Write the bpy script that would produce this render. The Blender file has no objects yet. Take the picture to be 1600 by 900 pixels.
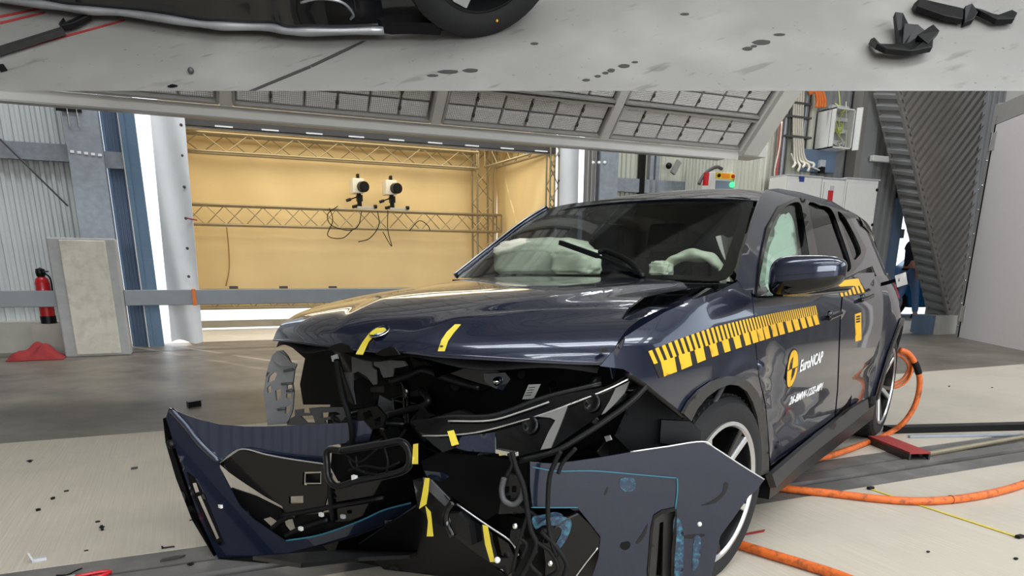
import bpy, bmesh, math, random
from math import sin, cos, tan, pi, radians, degrees, sqrt, atan, atan2
from mathutils import Vector, Matrix, Euler
from mathutils.geometry import delaunay_2d_cdt
random.seed(7)
scene = bpy.context.scene
COL = scene.collection

# ------------------------------------------------------------------ camera
FPX, PPX, PPY = 1110.0, 800.0, 742.0          # focal length and principal point in 1600x900 pixels
PITCH, ROLL, HEAD = 0.282341, radians(0.25), radians(65.786)
CAM = Vector((0, 0, 1.17))
F0 = Vector((cos(HEAD), sin(HEAD), 0)); R0 = Vector((sin(HEAD), -cos(HEAD), 0)); U0 = Vector((0, 0, 1))
CF = F0 * cos(PITCH) - U0 * sin(PITCH); CU_ = U0 * cos(PITCH) + F0 * sin(PITCH)
CR = R0 * cos(ROLL) + CU_ * sin(ROLL); CU = CU_ * cos(ROLL) - R0 * sin(ROLL)
cd = bpy.data.cameras.new('camera'); cam = bpy.data.objects.new('camera', cd); COL.objects.link(cam)
cam.matrix_world = Matrix(((CR.x, CU.x, -CF.x, CAM.x), (CR.y, CU.y, -CF.y, CAM.y), (CR.z, CU.z, -CF.z, CAM.z), (0, 0, 0, 1)))
cd.sensor_fit = 'HORIZONTAL'; cd.sensor_width = 36; cd.lens = 36 * FPX / 1600
cd.shift_x = 0; cd.shift_y = (PPY - 450) / 1600; cd.clip_start = 0.05; cd.clip_end = 400
scene.camera = cam

# ------------------------------------------------------------------ world, sun, hall lamps, exposure
W = bpy.data.worlds.new('sky'); scene.world = W; W.use_nodes = True
bg = W.node_tree.nodes['Background']; bg.inputs[0].default_value = (0.78, 0.88, 1.0, 1); bg.inputs[1].default_value = 1.9
def lamp(kind, name, loc, energy, color=(1, 1, 1), rot=(0, 0, 0), size=1, size_y=None, spread=None):
    l = bpy.data.lights.new(name, kind); l.energy = energy; l.color = color
    if kind == 'AREA':
        l.shape = 'RECTANGLE'; l.size = size; l.size_y = size_y or size
        if spread: l.spread = spread
    o = bpy.data.objects.new(name, l); COL.objects.link(o); o.location = loc; o.rotation_euler = rot
    return o
s = lamp('SUN', 'sun', (-6, 20, 12), 4.0, (1, .95, .86)); s.data.angle = radians(1)
s.rotation_euler = Vector((0.35, -0.75, -1.0)).to_track_quat('-Z', 'Y').to_euler()
ROOF_STRIPS = [(-8.2, 50), (-4.2, 75), (0.6, 70), (10.0, 85)]                     # unseen roof-light strips: y, power factor; rear one added to brighten the back
for i, (y, p) in enumerate(ROOF_STRIPS):
    lamp('AREA', 'unseen_roof_lamp', (5.5, y, 7.08), p * 10, (0.93, 0.97, 1.0), (0, 0, 0), 17, 1.15)
lamp('AREA', 'front_fill_lamp', (1, -10.7, 3.3), 1250, (0.9, 0.95, 1.0), (radians(90), 0, 0), 15, 3.4)  # unseen fill lamp added behind the camera; no window in the wall there
scene.view_settings.view_transform = 'Standard'; scene.view_settings.look = 'None'
scene.view_settings.exposure = 0.15; scene.view_settings.gamma = 1.0
scene.view_settings.use_curve_mapping = False

# ------------------------------------------------------------------ pixel -> place helpers
def ray(u, v): return CR * ((u - PPX) / FPX) - CU * ((v - PPY) / FPX) + CF
def hitp(u, v, n, c):
    d = ray(u, v); n = Vector(n); return CAM + d * ((c - n.dot(CAM)) / n.dot(d))
def G(u, v, z=0.0): return hitp(u, v, (0, 0, 1), z)
def YP(u, v, y): return hitp(u, v, (0, 1, 0), y)
def XP(u, v, x): return hitp(u, v, (1, 0, 0), x)
def FD(u, v, d): return hitp(u, v, F0, d)

# ------------------------------------------------------------------ materials
MATS = {}
def srgb(c): return tuple(((x / 255) / 12.92 if x / 255 <= .04045 else ((x / 255 + .055) / 1.055) ** 2.4) for x in c) + (1,)
def mat(name, col, rough=.5, metal=0., var=0., scale=20., bump=0., coat=0., spec=.5, stretch=None, emit=None, alpha=1., trans=0., dirt=None, dscale=2.5, damt=.5, ior=1.45):
    """procedural principled: base colour (sRGB 0-255) with noise variation, bump, dirt patches"""
    m = bpy.data.materials.new(name); m.use_nodes = True; nt = m.node_tree; b = nt.nodes['Principled BSDF']
    c = srgb(col); b.inputs['Roughness'].default_value = rough; b.inputs['Metallic'].default_value = metal
    b.inputs['Specular IOR Level'].default_value = spec; b.inputs['Coat Weight'].default_value = coat; b.inputs['Coat Roughness'].default_value = .03
    b.inputs['Base Color'].default_value = c; b.inputs['Alpha'].default_value = alpha; b.inputs['Transmission Weight'].default_value = trans; b.inputs['IOR'].default_value = ior
    if emit: b.inputs['Emission Color'].default_value = srgb(emit[0]); b.inputs['Emission Strength'].default_value = emit[1]
    tc = nt.nodes.new('ShaderNodeTexCoord'); mp = nt.nodes.new('ShaderNodeMapping'); nt.links.new(tc.outputs['Object'], mp.inputs[0])
    if stretch: mp.inputs['Scale'].default_value = stretch
    n = nt.nodes.new('ShaderNodeTexNoise'); n.inputs['Scale'].default_value = scale; n.inputs['Detail'].default_value = 5; nt.links.new(mp.outputs[0], n.inputs[0])
    last = None
    if var:
        r = nt.nodes.new('ShaderNodeMapRange'); r.inputs[1].default_value = .25; r.inputs[2].default_value = .75; r.inputs[3].default_value = 1 - var; r.inputs[4].default_value = 1 + var
        nt.links.new(n.outputs[0], r.inputs[0])
        mx = nt.nodes.new('ShaderNodeMix'); mx.data_type = 'RGBA'; mx.blend_type = 'MULTIPLY'; mx.inputs[0].default_value = 1; mx.inputs[6].default_value = c
        nt.links.new(r.outputs[0], mx.inputs[7]); last = mx.outputs[2]
    if dirt:
        n2 = nt.nodes.new('ShaderNodeTexNoise'); n2.inputs['Scale'].default_value = dscale; n2.inputs['Detail'].default_value = 7; n2.inputs['Roughness'].default_value = .65; nt.links.new(tc.outputs['Object'], n2.inputs[0])
        r2 = nt.nodes.new('ShaderNodeMapRange'); r2.inputs[1].default_value = .48; r2.inputs[2].default_value = .68; r2.inputs[4].default_value = damt; nt.links.new(n2.outputs[0], r2.inputs[0])
        m2 = nt.nodes.new('ShaderNodeMix'); m2.data_type = 'RGBA'; nt.links.new(r2.outputs[0], m2.inputs[0]); m2.inputs[7].default_value = srgb(dirt)
        if last: nt.links.new(last, m2.inputs[6])
        else: m2.inputs[6].default_value = c
        last = m2.outputs[2]
    if last: nt.links.new(last, b.inputs['Base Color'])
    if bump:
        bp = nt.nodes.new('ShaderNodeBump'); bp.inputs['Strength'].default_value = bump; bp.inputs['Distance'].default_value = .01; nt.links.new(n.outputs[0], bp.inputs['Height']); nt.links.new(bp.outputs[0], b.inputs['Normal'])
    MATS[name] = m; return m

# ------------------------------------------------------------------ mesh builder
ORG = {}; LASTN = [0]
def thicken(me, V, F, th):
    """sheet -> slab: front, back and rim each with their own vertices so that shading stays clean"""
    bm = bmesh.new(); vs = [bm.verts.new(p) for p in V]
    for f in F:
        try: bm.faces.new([vs[i] for i in f])
        except ValueError: pass
    bmesh.ops.remove_doubles(bm, verts=bm.verts, dist=1e-6); bmesh.ops.recalc_face_normals(bm, faces=bm.faces); bm.normal_update(); bm.verts.index_update()
    v0 = [v.co.copy() for v in bm.verts]; nn = [v.normal.copy() for v in bm.verts]; h = abs(th) / 2; n = len(v0)
    fr = [p + q * h for p, q in zip(v0, nn)]; bk = [p - q * h for p, q in zip(v0, nn)]
    A = list(fr) + list(bk); Q = [tuple(v.index for v in f.verts) for f in bm.faces]; Q += [tuple(i + n for i in reversed(q)) for q in Q]
    for e in bm.edges:
        if len(e.link_faces) == 1:
            l = e.link_loops[0]; i, j = l.vert.index, l.link_loop_next.vert.index; o = len(A); A += [fr[i], fr[j], bk[j], bk[i]]; Q.append((o + 3, o + 2, o + 1, o))
    bm.free(); me.from_pydata([tuple(p) for p in A], [], Q); me.update(); LASTN[0] = n
class MB:
    def __init__(s): s.v = []; s.f = []
    def add(s, v, f):
        o = len(s.v); s.v += [Vector(p) for p in v]; s.f += [tuple(i + o for i in q) for q in f]; return s
    def box(s, c, d, M=None):
        x, y, z = d[0] / 2, d[1] / 2, d[2] / 2; c = Vector(c)
        v = [Vector((a * x, b * y, e * z)) for a in (-1, 1) for b in (-1, 1) for e in (-1, 1)]
        if M is not None: v = [M @ p for p in v]
        return s.add([c + p for p in v], [(0, 1, 3, 2), (4, 6, 7, 5), (0, 4, 5, 1), (2, 3, 7, 6), (0, 2, 6, 4), (1, 5, 7, 3)])
    def span(s, a, b):
        a, b = Vector(a), Vector(b); return s.box((a + b) / 2, [abs(b[i] - a[i]) for i in range(3)])
    def bar(s, a, b, w, h, up=(0, 0, 1)):
        """rectangular bar from a to b"""
        a, b = Vector(a), Vector(b); d = (b - a).normalized(); up = Vector(up)
        if abs(d.dot(up)) > .98: up = Vector((1, 0, 0))
        x = d.cross(up).normalized(); y = x.cross(d)
        v = []
        for p in (a, b): v += [p - x * w / 2 - y * h / 2, p + x * w / 2 - y * h / 2, p + x * w / 2 + y * h / 2, p - x * w / 2 + y * h / 2]
        return s.add(v, [(3, 2, 1, 0), (4, 5, 6, 7), (0, 1, 5, 4), (1, 2, 6, 5), (2, 3, 7, 6), (3, 0, 4, 7)])
    def tube(s, path, r, n=8, caps=True, flat=1.0):
        P = [Vector(p) for p in path]; rr = r if isinstance(r, (list, tuple)) else [r] * len(P)
        up = Vector((0, 0, 1)); x = None; v = []; f = []
        for i, p in enumerate(P):
            d = (P[min(i + 1, len(P) - 1)] - P[max(i - 1, 0)]); d = d.normalized() if d.length > 1e-9 else Vector((1, 0, 0))
            if x is None:
                x = d.cross(up); x = x.normalized() if x.length > 1e-3 else Vector((1, 0, 0))
            x = (x - d * x.dot(d)); x = x.normalized() if x.length > 1e-6 else d.orthogonal().normalized()
            y = d.cross(x)
            for k in range(n):
                a = 2 * pi * k / n; v.append(p + (x * cos(a) + y * sin(a) * flat) * rr[i])
        for i in range(len(P) - 1):
            for k in range(n): f.append((i * n + k, i * n + (k + 1) % n, (i + 1) * n + (k + 1) % n, (i + 1) * n + k))
        if caps: f.append(tuple(range(n - 1, -1, -1))); f.append(tuple((len(P) - 1) * n + k for k in range(n)))
        return s.add(v, f)
    def cyl(s, a, b, r, n=16, r2=None): return s.tube([a, b], [r, r if r2 is None else r2], n)
    def lathe(s, prof, n=24, M=None, close=False):
        """profile of (r, z) about z"""
        v = []; f = []; m = len(prof)
        for k in range(n):
            a = 2 * pi * k / n
            for r, z in prof: v.append(Vector((r * cos(a), r * sin(a), z)))
        for k in range(n):
            k2 = (k + 1) % n
            for i in range(m - 1 + (1 if close else 0)): j = (i + 1) % m; f.append((k * m + i, k2 * m + i, k2 * m + j, k * m + j))
        if M is not None: v = [M @ p for p in v]
        return s.add(v, f)
    def prism(s, poly, off):
        """closed polygon (3D points) extruded by a vector"""
        n = len(poly); off = Vector(off); v = [Vector(p) for p in poly] + [Vector(p) + off for p in poly]
        f = [tuple(range(n - 1, -1, -1)), tuple(range(n, 2 * n))] + [(i, (i + 1) % n, n + (i + 1) % n, n + i) for i in range(n)]
        return s.add(v, f)
    def grid(s, fn, nu, nv, wrap=False):
        v = [fn(i / (nu - 1), j / (nv - 1)) for i in range(nu) for j in range(nv)]
        f = [(i * nv + j, (i + 1) * nv + j, (i + 1) * nv + j + 1, i * nv + j + 1) for i in range(nu - 1) for j in range(nv - 1)]
        return s.add(v, f)
    def ball(s, c, r, nu=12, nv=8, sc=(1, 1, 1), M=None):
        c = Vector(c); v = []; f = []
        for j in range(nv + 1):
            t = pi * j / nv
            for i in range(nu):
                a = 2 * pi * i / nu; p = Vector((r * sc[0] * sin(t) * cos(a), r * sc[1] * sin(t) * sin(a), r * sc[2] * cos(t)))
                v.append(c + (M @ p if M is not None else p))
        for j in range(nv):
            for i in range(nu): f.append((j * nu + i, (j + 1) * nu + i, (j + 1) * nu + (i + 1) % nu, j * nu + (i + 1) % nu))
        return s.add(v, f)
    def corr(s, p0, u, v, pitch, depth, n, thick=0.0, duty=.5):
        """corrugated sheet: ribs run along v, repeat along u, proud along n"""
        p0, u, v, n = Vector(p0), Vector(u), Vector(v), Vector(n); L = u.length; ud = u / L; pts = []; x = 0.0
        while x < L:
            for dx, h in ((0, 0), (.30 * pitch, 0), (.45 * pitch, depth), (.80 * pitch, depth), (.95 * pitch, 0)):
                if x + dx <= L: pts.append((x + dx, h))
            x += pitch
        pts.append((L, 0)); vv = []; ff = []
        for a, h in pts: vv += [p0 + ud * a + n * h, p0 + ud * a + n * h + v]
        for i in range(len(pts) - 1): ff.append((2 * i, 2 * i + 2, 2 * i + 3, 2 * i + 1))
        return s.add(vv, ff)
    def build(s, name, m, parent=None, smooth=False, local=False, bevel=0, solid=0, kind=None, keep=False, subd=0):
        """one mesh object; vertices in world space (or in the parent's frame with local=True); origin at its own base"""
        off = Vector((0, 0, 0))
        if parent is not None and not local: off = parent.location.copy()
        V = [p - off for p in s.v]
        lo = [min(p[i] for p in V) for i in range(3)]; hi = [max(p[i] for p in V) for i in range(3)]
        o0 = Vector((0, 0, 0)) if keep else Vector(((lo[0] + hi[0]) / 2, (lo[1] + hi[1]) / 2, lo[2]))
        if parent is not None and local and parent.name in ORG:
            V = [p - ORG[parent.name] for p in V]; lo = [lo[i] - ORG[parent.name][i] for i in range(3)]; hi = [hi[i] - ORG[parent.name][i] for i in range(3)]
            if not keep: o0 = o0 - ORG[parent.name]
        me = bpy.data.meshes.new(name)
        if solid: thicken(me, [p - o0 for p in V], s.f, solid)
        else:
            me.from_pydata([tuple(p - o0) for p in V], [], s.f); me.validate(); me.update()
            bm = bmesh.new(); bm.from_mesh(me); bmesh.ops.recalc_face_normals(bm, faces=bm.faces); bm.to_mesh(me); bm.free()
        if smooth is True: me.shade_smooth()
        elif smooth: me.shade_smooth(); me.set_sharp_from_angle(angle=radians(smooth))
        me.materials.append(MATS[m] if isinstance(m, str) else m)
        o = bpy.data.objects.new(name, me); COL.objects.link(o); o.location = o0
        if parent is not None: o.parent = parent
        if bevel: d = o.modifiers.new('bevel', 'BEVEL'); d.width = bevel; d.segments = 2; d.limit_method = 'ANGLE'; d.angle_limit = radians(40)
        if subd: d = o.modifiers.new('sub', 'SUBSURF'); d.levels = subd; d.render_levels = subd
        if kind: o['kind'] = kind
        return o
def thing(name, label, cat, loc, rz=0, group=None):
    o = bpy.data.objects.new(name, None); COL.objects.link(o); o.location = Vector(loc); o.rotation_euler = (0, 0, rz); o.empty_display_size = .1
    o['label'] = label; o['category'] = cat
    if group: o['group'] = group
    return o
def tag(o, label, cat, group=None):
    o['label'] = label; o['category'] = cat
    if group: o['group'] = group
    return o
def cr(pts, n=8, closed=False):
    """Catmull-Rom through points"""
    P = [Vector(p) for p in pts]; out = []; N = len(P)
    for i in range(N if closed else N - 1):
        p0 = P[(i - 1) % N] if closed or i > 0 else P[0] * 2 - P[1]; p1 = P[i]; p2 = P[(i + 1) % N]
        p3 = P[(i + 2) % N] if closed or i + 2 < N else P[-1] * 2 - P[-2]
        for k in range(n):
            t = k / n; out.append(.5 * ((2 * p1) + (p2 - p0) * t + (2 * p0 - 5 * p1 + 4 * p2 - p3) * t * t + (3 * p1 - p0 - 3 * p2 + p3) * t ** 3))
    if not closed: out.append(P[-1].copy())
    return out
def lerp(a, b, t): return a + (b - a) * t
def interp(x, tab):
    if x <= tab[0][0]: return tab[0][1]
    for (x0, y0), (x1, y1) in zip(tab, tab[1:]):
        if x <= x1:
            t = (x - x0) / (x1 - x0); return y0 + (y1 - y0) * t
    return tab[-1][1]
def sinterp(x, tab):
    """smooth (monotone-ish cubic) interpolation"""
    n = len(tab)
    if x <= tab[0][0]: return tab[0][1]
    if x >= tab[-1][0]: return tab[-1][1]
    for i in range(n - 1):
        if x <= tab[i + 1][0]:
            x0, y0 = tab[i]; x1, y1 = tab[i + 1]; h = x1 - x0
            def sl(k):
                if k <= 0 or k >= n - 1: kk = min(max(k, 0), n - 2) if k <= 0 else n - 2; return (tab[kk + 1][1] - tab[kk][1]) / (tab[kk + 1][0] - tab[kk][0])
                a = (tab[k][1] - tab[k - 1][1]) / (tab[k][0] - tab[k - 1][0]); b = (tab[k + 1][1] - tab[k][1]) / (tab[k + 1][0] - tab[k][0])
                return 0 if a * b <= 0 else 2 * a * b / (a + b)
            m0, m1 = sl(i), sl(i + 1); t = (x - x0) / h
            return (2 * t ** 3 - 3 * t * t + 1) * y0 + (t ** 3 - 2 * t * t + t) * h * m0 + (-2 * t ** 3 + 3 * t * t) * y1 + (t ** 3 - t * t) * h * m1
# ------------------------------------------------------------------ materials of the hall
mat('dark_floor', (112, 104, 94), .42, var=.28, scale=3, bump=.12, dirt=(66, 60, 54), dscale=1.3, damt=.7)
mat('light_floor', (186, 177, 162), .62, var=.10, scale=110, bump=.35, stretch=(1, .02, 1), dirt=(160, 152, 140), dscale=.9, damt=.5)
mat('track_steel', (92, 90, 88), .5, var=.2, scale=9, bump=.12, stretch=(.2, 1, 1), dirt=(150, 146, 138), dscale=3.2, damt=.4)
mat('slot_black', (14, 14, 14), .6, var=.2)
mat('out_ground', (205, 202, 196), .8, var=.06, scale=3)
mat('corr_light', (206, 210, 210), .55, var=.06, scale=4, stretch=(1, 1, .2))
mat('corr_cream', (198, 198, 184), .55, var=.06, scale=4, stretch=(1, 1, .2))
mat('corr_grey', (138, 138, 138), .5, metal=.2, var=.08, scale=4)
mat('corr_dark', (128, 124, 119), .45, metal=.1, var=.1, scale=3)
mat('galv', (150, 156, 164), .45, metal=.35, var=.14, scale=14, bump=.05)
mat('galv_blue', (104, 122, 146), .5, metal=.2, var=.1, scale=6, stretch=(1, 1, .2))
mat('blue_post', (92, 116, 138), .45, metal=.2, var=.08)
mat('rail_grey', (138, 143, 147), .5, metal=.15, var=.06, scale=6)
mat('block_concrete', (206, 200, 186), .85, var=.1, scale=6, bump=.3, dirt=(168, 160, 146), dscale=5, damt=.6)
mat('block_border', (166, 166, 164), .85, var=.1, scale=9, bump=.2)
mat('kerb', (176, 172, 162), .85, var=.1, scale=5, bump=.2)
mat('tarp_white', (222, 224, 226), .55, var=.03, scale=5)
mat('tarp_grey', (176, 180, 186), .6, var=.05, scale=5)
mat('fabric_tan', (226, 205, 160), .8, var=.05, scale=1.2)
mat('truss_alu', (146, 136, 114), .38, metal=.55, var=.06)
mat('rig_grey', (205, 203, 198), .45, var=.04, scale=4)
mat('rig_frame', (150, 148, 144), .4, metal=.2, var=.05)
mat('rig_dark', (84, 82, 80), .5, metal=.3)
mat('ceil', (205, 206, 208), .6, var=.05)
mat('purlin', (150, 151, 154), .5, metal=.3)
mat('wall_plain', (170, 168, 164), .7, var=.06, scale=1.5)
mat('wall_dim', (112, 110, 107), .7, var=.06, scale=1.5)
mat('cab_white', (216, 215, 210), .45, var=.03)
mat('cab_side', (182, 184, 186), .45, var=.03)
mat('black_plastic', (11, 11, 12), .42, var=.2, scale=30, spec=.3)
mat('black_rubber', (13, 13, 14), .65, var=.2, scale=30, spec=.25)
mat('red_paint', (186, 26, 34), .35, var=.06, coat=.3)
mat('red_cloth', (142, 44, 44), .85, var=.15, scale=18, bump=.4)
mat('orange_cable', (226, 120, 50), .5, var=.1)
mat('door_white', (206, 200, 200), .5, var=.02)
mat('alu_edge', (188, 186, 182), .4, metal=.5, var=.05)
mat('white_light', (240, 240, 240), .5)
mat('chrome', (225, 225, 225), .12, metal=1.)
mat('green_lamp', (60, 230, 120), .4, emit=((60, 230, 120), 2.0))
mat('screen_grey', (120, 132, 150), .25)
mat('orange_paint', (236, 140, 40), .45)
mat('yellow_paint', (244, 206, 40), .45)
mat('blue_paint', (36, 60, 130), .4)
mat('cable_white', (208, 202, 186), .5, var=.06)
mat('cable_green', (196, 206, 90), .5)
mat('cable_brown', (150, 110, 60), .6)
mat('copper_red', (160, 70, 66), .5)
def led_material():
    m = mat('led_cell', (206, 202, 200), .35); nt = m.node_tree; b = nt.nodes['Principled BSDF']
    tc = nt.nodes.new('ShaderNodeTexCoord'); mp = nt.nodes.new('ShaderNodeMapping'); nt.links.new(tc.outputs['Generated'], mp.inputs[0]); mp.inputs['Scale'].default_value = (15, 8, 8)
    vo = nt.nodes.new('ShaderNodeTexVoronoi'); vo.inputs['Randomness'].default_value = 0.0; vo.inputs['Scale'].default_value = 1; nt.links.new(mp.outputs[0], vo.inputs[0]); vo.voronoi_dimensions = '3D'
    cr_ = nt.nodes.new('ShaderNodeMapRange'); cr_.inputs[1].default_value = .25; cr_.inputs[2].default_value = .55; nt.links.new(vo.outputs['Distance'], cr_.inputs[0])
    mx = nt.nodes.new('ShaderNodeMix'); mx.data_type = 'RGBA'; nt.links.new(cr_.outputs[0], mx.inputs[0]); mx.inputs[6].default_value = srgb((250, 248, 246)); mx.inputs[7].default_value = srgb((186, 182, 180))
    nt.links.new(mx.outputs[2], b.inputs['Base Color'])
    bp = nt.nodes.new('ShaderNodeBump'); bp.inputs['Strength'].default_value = .6; bp.inputs['Distance'].default_value = .01; bp.invert = True; nt.links.new(cr_.outputs[0], bp.inputs['Height']); nt.links.new(bp.outputs[0], b.inputs['Normal'])
led_material()

# ------------------------------------------------------------------ floor
def struct(mb, name, m, **k): return mb.build(name, m, kind='structure', **k)
YT0, YT1, YB, YW = 2.67, 3.20, 5.78, 12.6
struct(MB().span((-9, YB, -.2), (19, YW + .2, 0)), 'floor_back', 'dark_floor')
struct(MB().span((-9, YT1, -.2), (19, YB, 0)), 'floor_middle', 'light_floor')
struct(MB().span((-9, -11, -.2), (19, YT0, 0)), 'floor_front', 'light_floor')
trk = struct(MB().span((-9, YT0, -.2), (19, YT1, -.05)), 'floor_track', 'slot_black')
for a, b, z in ((YT0, 2.83, -.002), (2.875, 3.0, .004), (3.03, YT1, -.002)):
    MB().span((-9, a + .003, -.05), (19, b - .003, z)).build('track_plate', 'track_steel', trk)
struct(MB().span((-40, YW + .2, -.25), (40, 60, -.02)), 'ground_outside', 'out_ground')

# ------------------------------------------------------------------ walls behind and beside the camera, ceiling
struct(MB().corr((-9, -11, 0), (0, 24, 0), (0, 0, 7.2), .25, .04, (1, 0, 0)), 'wall_left', 'wall_plain')
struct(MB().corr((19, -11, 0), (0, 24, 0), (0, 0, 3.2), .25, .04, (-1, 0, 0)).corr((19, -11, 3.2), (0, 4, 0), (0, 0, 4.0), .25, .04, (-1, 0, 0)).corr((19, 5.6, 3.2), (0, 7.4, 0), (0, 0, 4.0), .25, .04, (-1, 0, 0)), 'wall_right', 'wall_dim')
struct(MB().span((18.95, -7, 3.15), (19.05, 5.6, 3.25)).span((18.95, -7, 6.8), (19.05, 5.6, 7.1)).span((18.95, -7, 3.2), (19.05, -6.9, 7)).span((18.95, 5.5, 3.2), (19.05, 5.6, 7)), 'window_1', 'alu_edge')
wf = MB().span((-9, -11.1, 0), (7, -11, 7.2)).span((13, -11.1, 0), (19, -11, 7.2)).span((7, -11.1, 4.6), (13, -11, 7.2))
struct(wf, 'wall_front', 'wall_plain')
struct(MB().span((-20, -40, -.25), (40, -11.1, -.02)), 'ground_front', 'out_ground')
ce = struct(MB().corr((-9, -11, 7.2), (28, 0, 0), (0, 24, 0), .30, .06, (0, 0, -1)), 'ceiling', 'ceil')
for i in range(15):
    y = -10.6 + i * 1.62
    MB().span((-9, y - .05, 6.92), (19, y + .05, 7.14)).build('purlin', 'purlin', ce)
for x in (-5, 0.5, 6, 11.5, 17):
    MB().span((x - .12, -11, 6.45), (x + .12, 12.6, 6.92)).build('roof_beam', 'purlin', ce)

# ------------------------------------------------------------------ left part of the back wall
YL = 12.45
wl = struct(MB().corr((-9, YL, .41), (7.92, 0, 0), (0, 0, 6.8), .12, .04, (0, -1, 0)), 'wall_back', 'corr_light')
zg = YP(50, 238, YL).z
MB().span((-9, YL - .14, zg - .11), (-1.2, YL - .05, zg + .11)).build('girt', 'galv', wl)
MB().span((-9, YL - .14, 4.6), (-1.2, YL - .05, 4.8)).build('girt', 'galv', wl)
MB().span((-9, YL - .35, 0), (-1.05, YL - .02, .42)).build('wall_kerb', 'kerb', wl)
MB().cyl(YP(0, 217, YL - .2), YP(106, 322, YL - .2), .012, 8).build('brace_rod', 'rig_dark', wl)
# I-column left of the daylight gap
cL = thing('steel_column', 'galvanised steel column standing behind the concrete block left of the daylight gap', 'column', (-1.0, YL - .3, 0))
MB().span((-1.22, YL - .42, 0), (-.80, YL - .38, 7.1)).build('flange', 'galv', cL)
MB().span((-1.03, YL - .38, 0), (-.99, YL - .1, 7.1)).build('web', 'galv', cL)
MB().span((-1.22, YL - .1, 0), (-.80, YL - .06, 7.1)).build('flange', 'galv', cL)
zw = YP(125, 237, YL - .42).z
for k in range(5): MB().span((-1.19 + k * .082, YL - .432, zw - .02 - .006 * k), (-1.145 + k * .082, YL - .42, zw + .012 - .006 * k)).build('paint_dab', 'white_light', cL)
for k in (0, 1): MB().cyl((-1.15 + k * .11, YL - .44, 2.98), (-1.15 + k * .11, YL - .44, 3.32), .012, 8).build('clip_rod', 'chrome', cL)
MB().span((-1.28, YL - .45, 3.17), (-.98, YL - .42, 3.23)).build('clip_bar', 'black_plastic', cL)
wp = struct(MB().corr((-.80, YL, 0), (.28, 0, 0), (0, 0, 7.1), .05, .012, (0, -1, 0)), 'trim_1', 'galv_blue')
MB().span((-.80, YL - .08, zg - .16), (-.50, YL - .02, zg + .06)).build('girt', 'galv', wp)
po = thing('door_post', 'blue-grey steel post beside the bright daylight gap', 'post', (-.5, YL - .1, 0))
MB().span((-.56, YL - .14, 0), (-.50, YL + .1, 7.1)).build('post_profile', 'blue_post', po)
MB().span((-.50, YL - .10, 0), (-.36, YL + .1, 7.1)).build('post_flange', 'blue_post', po)
MB().span((-.575, YL - .155, 0), (-.56, YL - .13, 7.1)).build('edge_strip', 'alu_edge', po)
# lintel above the opening and wall right of the box
struct(MB().corr((-.36, YL, 3.75), (8.0, 0, 0), (0, 0, 3.4), .155, .045, (0, -1, 0)), 'wall_back_upper', 'corr_cream')
wr = struct(MB().corr((7.1, YL, 0), (8.5, 0, 0), (0, 0, 7.1), .10, .03, (0, -1, 0)), 'wall_back_east', 'corr_cream')
zz = YP(1000, 290, YL).z
MB().span((7.5, YL - .14, zz - .14), (15.6, YL - .05, zz + .1)).build('girt', 'galv', wr)
MB().span((7.5, YL - .16, 1.9), (15.6, YL - .05, 2.1)).build('girt', 'rig_dark', wr)
for u in (1003, 1158):
    p = YP(u, 260, YL - .12); MB().span((p.x - .05, YL - .17, 0), (p.x + .05, YL - .07, 7.1)).build('black_pole', 'black_plastic', wr)
for u in (1018, 1027, 1090):
    p = YP(u, 260, YL - .12); MB().span((p.x - .04, YL - .14, 0), (p.x + .04, YL - .07, 7.1)).build('stud', 'galv', wr)
cR = thing('steel_column', 'grey steel column with paint marks right of the tan camera booth', 'column', (7.32, YL - .3, 0))
MB().span((7.12, YL - .45, 0), (7.50, YL - .41, 7.1)).build('flange', 'galv', cR)
MB().span((7.29, YL - .41, 0), (7.33, YL - .1, 7.1)).build('web', 'galv', cR)
MB().span((7.12, YL - .1, 0), (7.50, YL - .06, 7.1)).build('flange', 'galv', cR)
for k in range(3):
    p = YP(927 + 9 * k, 254, YL - .46); MB().ball(p, .035, 8, 6, (1, .3, .8)).build('paint_dab', 'white_light', cR, smooth=True)
dg = thing('dark_curtain_strip', 'dark narrow hanging strip between white tarpaulin and grey column', 'curtain', (6.98, YL - .3, 0))
MB().grid(lambda a, b: Vector((6.86 + .26 * a, YL - .32 + .02 * sin(a * 14), 3.75 * b)), 14, 2).build('strip_sheet', 'corr_dark', dg, solid=.01)
for k in range(3): MB().cyl((6.91 + .08 * k, YL - .345, .1), (6.93 + .08 * k, YL - .345, 3.6), .006, 6).build('cord', 'cab_side', dg)

# ------------------------------------------------------------------ concrete block, guard rail, kerb things
zt = YP(150, 372, 11.2).z
bk = thing('concrete_block', 'tall pale concrete block with grey border standing in front of the left column', 'concrete block', (-1.15, 11.4, 0))
MB().span((-1.54, 11.22, 0), (-.75, 11.62, zt)).build('block_body', 'block_border', bk, bevel=.02)
MB().span((-1.40, 11.205, .03), (-.87, 11.23, zt - .03)).build('face_panel', 'block_concrete', bk, bevel=.01)
pa, pb = YP(250, 453, 11.36), YP(250, 477, 11.36)
rl = thing('guard_rail', 'long grey box-section guard rail running past the concrete block and booth', 'guard rail', (2, 11.4, pb.z))
MB().span((-9, 11.34, pb.z), (-1.54, 11.46, pa.z)).build('rail_beam', 'rail_grey', rl, bevel=.008)
MB().span((-.75, 11.34, pb.z), (8.2, 11.46, pa.z)).build('rail_beam', 'rail_grey', rl, bevel=.008)
for x in (4.2, 8.0): MB().span((x - .06, 11.46, 0), (x + .06, 11.56, pa.z)).build('rail_post', 'rail_grey', rl)
p = YP(303, 465, 11.33); MB().span((p.x - .02, 11.325, pb.z - .01), (p.x + .03, 11.475, pa.z + .01)).build('orange_strap', 'orange_cable', rl)
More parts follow.
